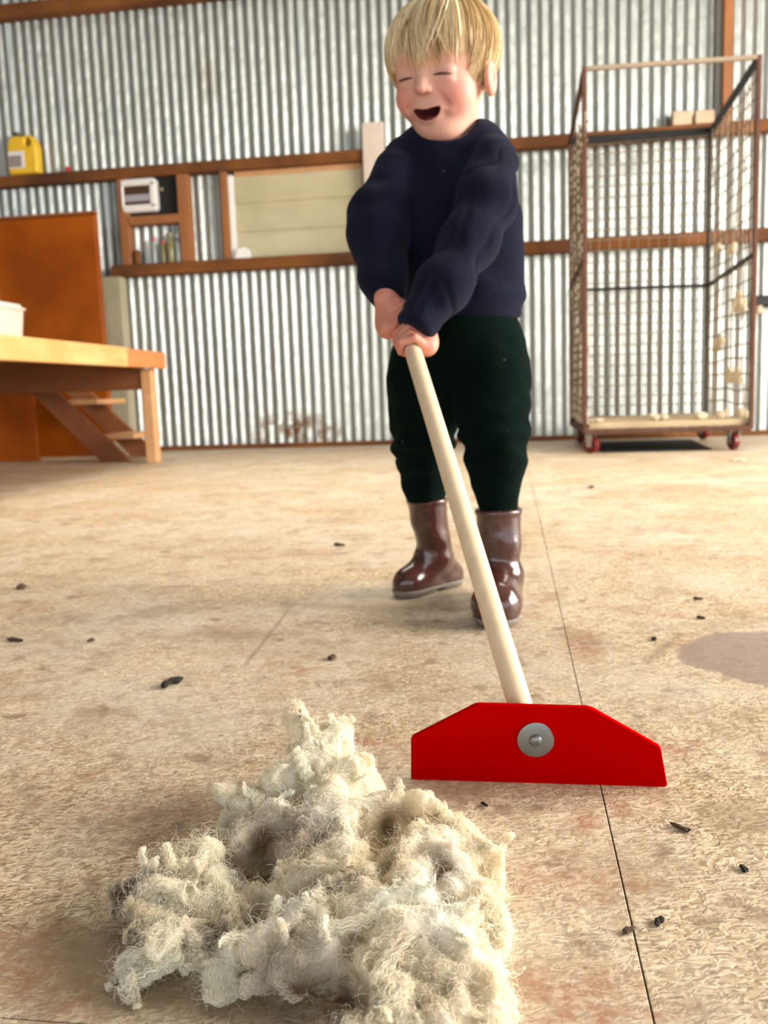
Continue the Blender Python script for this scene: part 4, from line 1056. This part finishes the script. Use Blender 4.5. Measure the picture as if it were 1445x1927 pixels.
# lashes follow the lids
for sx_ in (-1, 1):
    lv = MB(); pts = []
    for k in range(9):
        u_ = k/8*2-1; lx = sx_*.0305+u_*.0135; ly = -.0045-.0042*(1-u_*u_)*(-.35)-.0012*u_*sx_
        zs_ = np.linspace(.10, .03, 300); Pq = np.stack([np.full(300, lx), np.full(300, ly), zs_], -1).astype(np.float32)
        d = head_sdf(Pq); i = np.argmax(d < 0); pts.append(h2w((lx, ly, zs_[i]+.0006)))
    lv.tube(pts, [.0006, .0012, .0016, .0018, .0019, .0018, .0016, .0012, .0006], 6)
    lv.build('eyelashes', 'lash', person, True)

# --- hair
EC = np.array([0, .024, -.012]); ER = np.array([.0830, .0800, .0945])
POLE = norm((0.02, 1.0, -.22)); PX = norm(np.cross((0, 0, 1), POLE)*np.array([1, 1, 1])); PX = norm(np.cross(POLE, (0, 0, 1))); 
PX = norm(np.cross(POLE, (0, 0, -1.0))); PX = PX if PX[0] > 0 else -PX; PZ = np.cross(PX, POLE)
PZ = PZ if PZ[2] > 0 else -PZ
def hairline(phi):
    """height y (head frame) where the hair ends; phi 0 = picture right, pi/2 = face"""
    fr = np.cos(phi-math.pi/2)
    c = np.interp(fr, [-1, -.55, -.2, .05, .25, .42, .62, .85, 1.0], [-.060, -.055, -.046, -.022, .004, -.010, .028, .038, .041])
    return c
def hair_pts(phi, ts, lift):
    """polyline over the skull from the whorl down to the hairline"""
    n_ = len(phi); th_end = np.zeros(n_)
    dirs = np.cos(phi)[:, None]*PX+np.sin(phi)[:, None]*PZ
    yl = hairline(phi)
    # march until the wanted height is reached
    th = np.linspace(.05, 2.6, 120)
    yy = EC[1]+ER[1]*(np.cos(th)[None]*POLE[1]+np.sin(th)[None]*dirs[:, 1:2])
    th_end = th[np.argmax(yy < yl[:, None], 1)]
    T = ts*th_end[:, None]
    p = EC+ER*(np.cos(T)[..., None]*POLE+np.sin(T)[..., None]*dirs[:, None])*(1+lift[..., None])
    return p
nr = np.random.default_rng(5); nh = 7500; mh = 14
ncl = 210; cphi = nr.uniform(0, 2*math.pi, ncl); 
cl = nr.integers(0, ncl, nh); phi = cphi[cl]+nr.normal(0, .05, nh)
start = np.where(nr.random(nh) < .6, nr.uniform(0, .15, nh), nr.uniform(.1, .6, nh)); end = 1.0+nr.normal(0, .05, nh)+np.take(nr.normal(0, .10, ncl), cl)
ts = start[:, None]+(end-start)[:, None]*np.linspace(0, 1, mh)
clift = np.take(nr.uniform(-.015, .045, ncl), cl)[:, None]
lift = clift*np.sin(np.clip(ts, 0, 1)*2.4)+nr.uniform(0, .055, nh)[:, None]*np.clip(ts*1.5, .3, 1)+.03*np.clip(ts-.85, 0, 1)*nr.normal(0, 1, nh)[:, None]
sway = np.take(nr.normal(0, .16, ncl), cl)[:, None]*ts**2
pts = np.zeros((nh, mh, 3))
for k in range(mh): pts[:, k] = hair_pts(phi+sway[:, k], ts[:, k:k+1], lift[:, k:k+1])[:, 0]
Vr, Fr = ribbons(h2w(pts.reshape(-1, 3)).reshape(nh, mh, 3), np.interp(np.linspace(0, 1, mh), [0, .2, .8, 1], [.0009, .0017, .0015, .0004]))
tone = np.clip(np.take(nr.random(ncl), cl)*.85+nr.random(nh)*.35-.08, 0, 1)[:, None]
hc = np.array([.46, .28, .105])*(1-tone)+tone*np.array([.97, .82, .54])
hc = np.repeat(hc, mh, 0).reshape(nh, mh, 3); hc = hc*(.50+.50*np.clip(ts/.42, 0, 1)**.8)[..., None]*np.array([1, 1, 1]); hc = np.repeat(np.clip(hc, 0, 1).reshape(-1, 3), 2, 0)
# scalp-hugging under layer
pg, tgz = np.meshgrid(np.linspace(0, 2*math.pi, 97), np.linspace(.001, .97, 26), indexing='ij')
cap = np.zeros((97, 26, 3))
for k in range(26): cap[:, k] = hair_pts(pg[:, k], tgz[:, k:k+1], np.full((97, 1), -.012))[:, 0]
capF = [(i*26+j, (i+1)*26+j, (i+1)*26+j+1, i*26+j+1) for i in range(96) for j in range(25)]
capV = h2w(cap.reshape(-1, 3)); capC = np.tile((.46, .29, .12), (len(capV), 1))
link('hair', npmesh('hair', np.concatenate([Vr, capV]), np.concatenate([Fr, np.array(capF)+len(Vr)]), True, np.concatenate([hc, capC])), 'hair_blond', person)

# --- jumper
g = Grid(C3(640, 660, 1.45)*[1, 0, 1]+[-.01, 1.18, -.03], C3(1000, 215, 1.45)*[1, 0, 1]+[.02, 1.66, .03], .0034)
P = g.P
ft = chain(P, torso, .03, 1.22)
hem = C3(878, 606, YT); 
fa = chain(P, arm_far, .03); fn_ = chain(P, arm_near, .03)
# folds running round the sleeves and across the front
def folds(P, ch, freq, amp, seed):
    a = C3(*ch[0][:3]); b_ = C3(*ch[-1][:3]); d = norm(b_-a); s_ = ((P-a)@d.astype(np.float32))
    return amp*np.sin(s_*freq+3*vnoise(P, 16, seed))*(.35+.65*np.clip(vnoise(P, 11, seed+1)+.4, 0, 1))
wq = P+.02*np.stack([vnoise(P, 14, 47), vnoise(P, 14, 48), vnoise(P, 14, 49)], -1)
fa = fa+folds(P, arm_far, 85, .0013, 41)+.0035*vnoise(wq, 27, 42); fn_ = fn_+folds(P, arm_near, 70, .0012, 43)+.0042*vnoise(wq, 25, 44)-.003*np.clip(np.abs(vnoise(wq, 17, 50))*-6+1, 0, 1)*-1
ft = ft+.004*vnoise(P, 24, 45)+.0025*np.sin((P[..., 2]*40+3*vnoise(P, 9, 46))*2.2)
sh_l = chain(P, [(760, 300, YT-.02, 38), (840, 285, YT, 46), (905, 276, YT-.01, 40), (930, 300, YT-.02, 42)], .02)
ft = smin(ft, sh_l, .03)
# the near sleeve stays distinct from the chest
f = smin(ft, fa, .012); f = smin(f, fn_, .012)
# trim: cuffs, hem, neck opening
def below(P, p, n_): return (P-np.asarray(p, np.float32))@np.asarray(n_, np.float32)
cuffd = norm(C3(786, 606, 1.262)-C3(838, 530, 1.29)); cuffp = C3(780, 622, 1.257)
near_w = cone(P, C3(838, 530, 1.29), C3(770, 645, 1.25), .06, .06)
f = np.where(near_w < 0, smax(f, below(P, cuffp, cuffd), .006), f)
cf = norm(C3(733, 558, 1.32)-C3(722, 520, 1.345)); far_w = cone(P, C3(722, 525, 1.345), C3(742, 610, 1.29), .045, .045)
f = np.where((far_w < 0) & (near_w > 0), smax(f, below(P, C3(734, 572, 1.315), cf), .006), f)
hm = np.where(np.minimum(near_w, far_w) < 0, f, smax(f, below(P, hem, (0.03, 0, -1.0)), .010)); f = hm
nL, nR_, nF, nB = C3(782, 277, 1.445), C3(902, 250, 1.47), C3(836, 290, 1.405), C3(852, 236, 1.51)
ncc = (nL+nR_+nF+nB)/4; nax = norm(np.cross(nR_-nL, nB-nF)); nax = nax if nax[2] > 0 else -nax
Rn = .5*np.linalg.norm(nR_-nL)
qq = P-ncc.astype(np.float32); hh_ = qq@nax.astype(np.float32); rd = np.sqrt(np.maximum((qq**2).sum(-1)-hh_**2, 0))
f = smax(f, -np.maximum(rd-(Rn-.006), -hh_-.012), .005)
tor = np.sqrt((rd-Rn+.001)**2+(hh_*.7)**2)-.0088
f = smin(f, tor, .006)
V, F = nets(g, f); V = relax(V, F, 1, .5)
link('jumper', npmesh('jumper', V, F), 'navy_wool', person)
# --- trousers
g = Grid(C3(715, 965, 1.50)*[1, 0, 1]+[-.01, 1.33, -.02], C3(1010, 575, 1.45)*[1, 0, 1]+[.02, 1.66, .02], .0034)
P = g.P
f = chain(P, [(868, 600, YT+.005, 92), (868, 645, YT+.01, 104), (866, 662, YT+.01, 90)], .03, 1.2)
fl = chain(P, legs_l, .03); fr_ = chain(P, legs_r, .03)
for ch, sd_ in ((legs_l, 51), (legs_r, 53)):
    kn = C3(*ch[3][:3]); zk = P[..., 2]-kn[2]
    w_ = np.exp(-(zk/.05)**2)
    d = -.0042*np.sin(zk*150+2.5*vnoise(P, 18, sd_))*w_+.004*vnoise(P, 22, sd_+1)+.0018*vnoise(P, 50, sd_+2)
    if ch is legs_l: fl = fl+d
    else: fr_ = fr_+d
fl = smin(fl, ell(P, C3(790, 850, 1.518), np.array([1, 1, .55])*R_(50, kn)), .008)
fr_ = smin(fr_, ell(P, C3(940, 843, 1.425), np.array([1, 1, .45])*R_(49, kn)), .008)
f = np.minimum(smin(f, fl, .018), smin(f, fr_, .018))
f = np.minimum(f, 1)
zl_ = C3(803, 938, 1.56)[2]-.006; zr_ = C3(937, 957, 1.43)[2]-.006
zt_ = np.where(fl < fr_, zl_, zr_)
f = smax(f, zt_-P[..., 2], .003); f = smax(f, P[..., 2]-C3(880, 590, YT)[2], .006)
V, F = nets(g, f); V = relax(V, F, 1, .5)
link('trousers', npmesh('trousers', V, F), 'green_cord', person)

# --- rubber boots
def boot(top_px, ankle_px, toe_px, heel_px, Yt, Ya, rt, ra, rtoe, rheel, toeY, heelY):
    T = C3(*top_px, Yt); A = C3(*ankle_px, Ya)
    toe = onfloor(*toe_px); heel = onfloor(*heel_px); d = heel-toe; d[2] = 0; L = np.linalg.norm(d); d /= L
    g = Grid(np.minimum.reduce([T, A, toe, heel])-.06, np.maximum.reduce([T, A, toe, heel])+.06, .0024); g.P[..., 2]
    P = g.P
    sh = cone(P, T, A, rt, ra); sh = smin(sh, cone(P, A, heel+np.array([0, 0, rheel*.95])-d*rheel*.9, ra, rheel), .015)
    hc_ = heel-d*rheel; tc_ = toe+d*rtoe*.95
    ft_ = cone(P, hc_+[0, 0, rheel*.9], tc_+[0, 0, rtoe*.82], rheel, rtoe)
    mid = tc_*.55+A*.45; ins = cone(P, A, tc_+[0, 0, rtoe*.9]+d*rtoe*.3, ra*.95, rtoe*.85)
    f = smin(smin(sh, ft_, .012), ins, .015)
    f = smax(f, P[..., 2]-T[2], .003); 
    f = f+.0012*vnoise(P, 40, 61)+.0016*np.sin((P[..., 2])*95+4*vnoise(P, 14, 62))*np.clip((P[..., 2]-.05)/.04, 0, 1)*np.clip((T[2]-.02-P[..., 2])/.03, 0, 1)
    rimd = np.abs(P[..., 2]-(T[2]-.004))-.0045; f = smin(f, np.maximum(sh-.0022, rimd), .002)
    base = f.copy(); up_f = smax(f, .013-P[..., 2], .002)
    V, F = nets(g, up_f); V = relax(V, F, 1, .4)
    b = link('boot', npmesh('boot', V, F), 'boot_rubber', person)
    z = P[..., 2]; so = smax(np.maximum(z-.0145, .0006-z), np.minimum(base, smin(sh, ft_, .012))-.003, .003)
    # instep arch between heel block and tread
    am_ = tc_*.42+hc_*.58; dv = np.abs((P-am_)@d.astype(np.float32))-.010
    arch = np.maximum(dv, z-.006); so = smax(so, -arch, .003)
    V, F = nets(g, so); link('sole', npmesh('sole', V, F), 'sole_rubber', b)
    return b
boot((803, 938), (818, 1045), (748, 1127), (862, 1098), 1.56, 1.585, .0355, .0300, .0285, .0250, 0, 0)
boot((938, 957), (942, 1085), (932, 1187), (948, 1112), 1.43, 1.425, .0365, .0335, .0395, .0300, 0, 0)
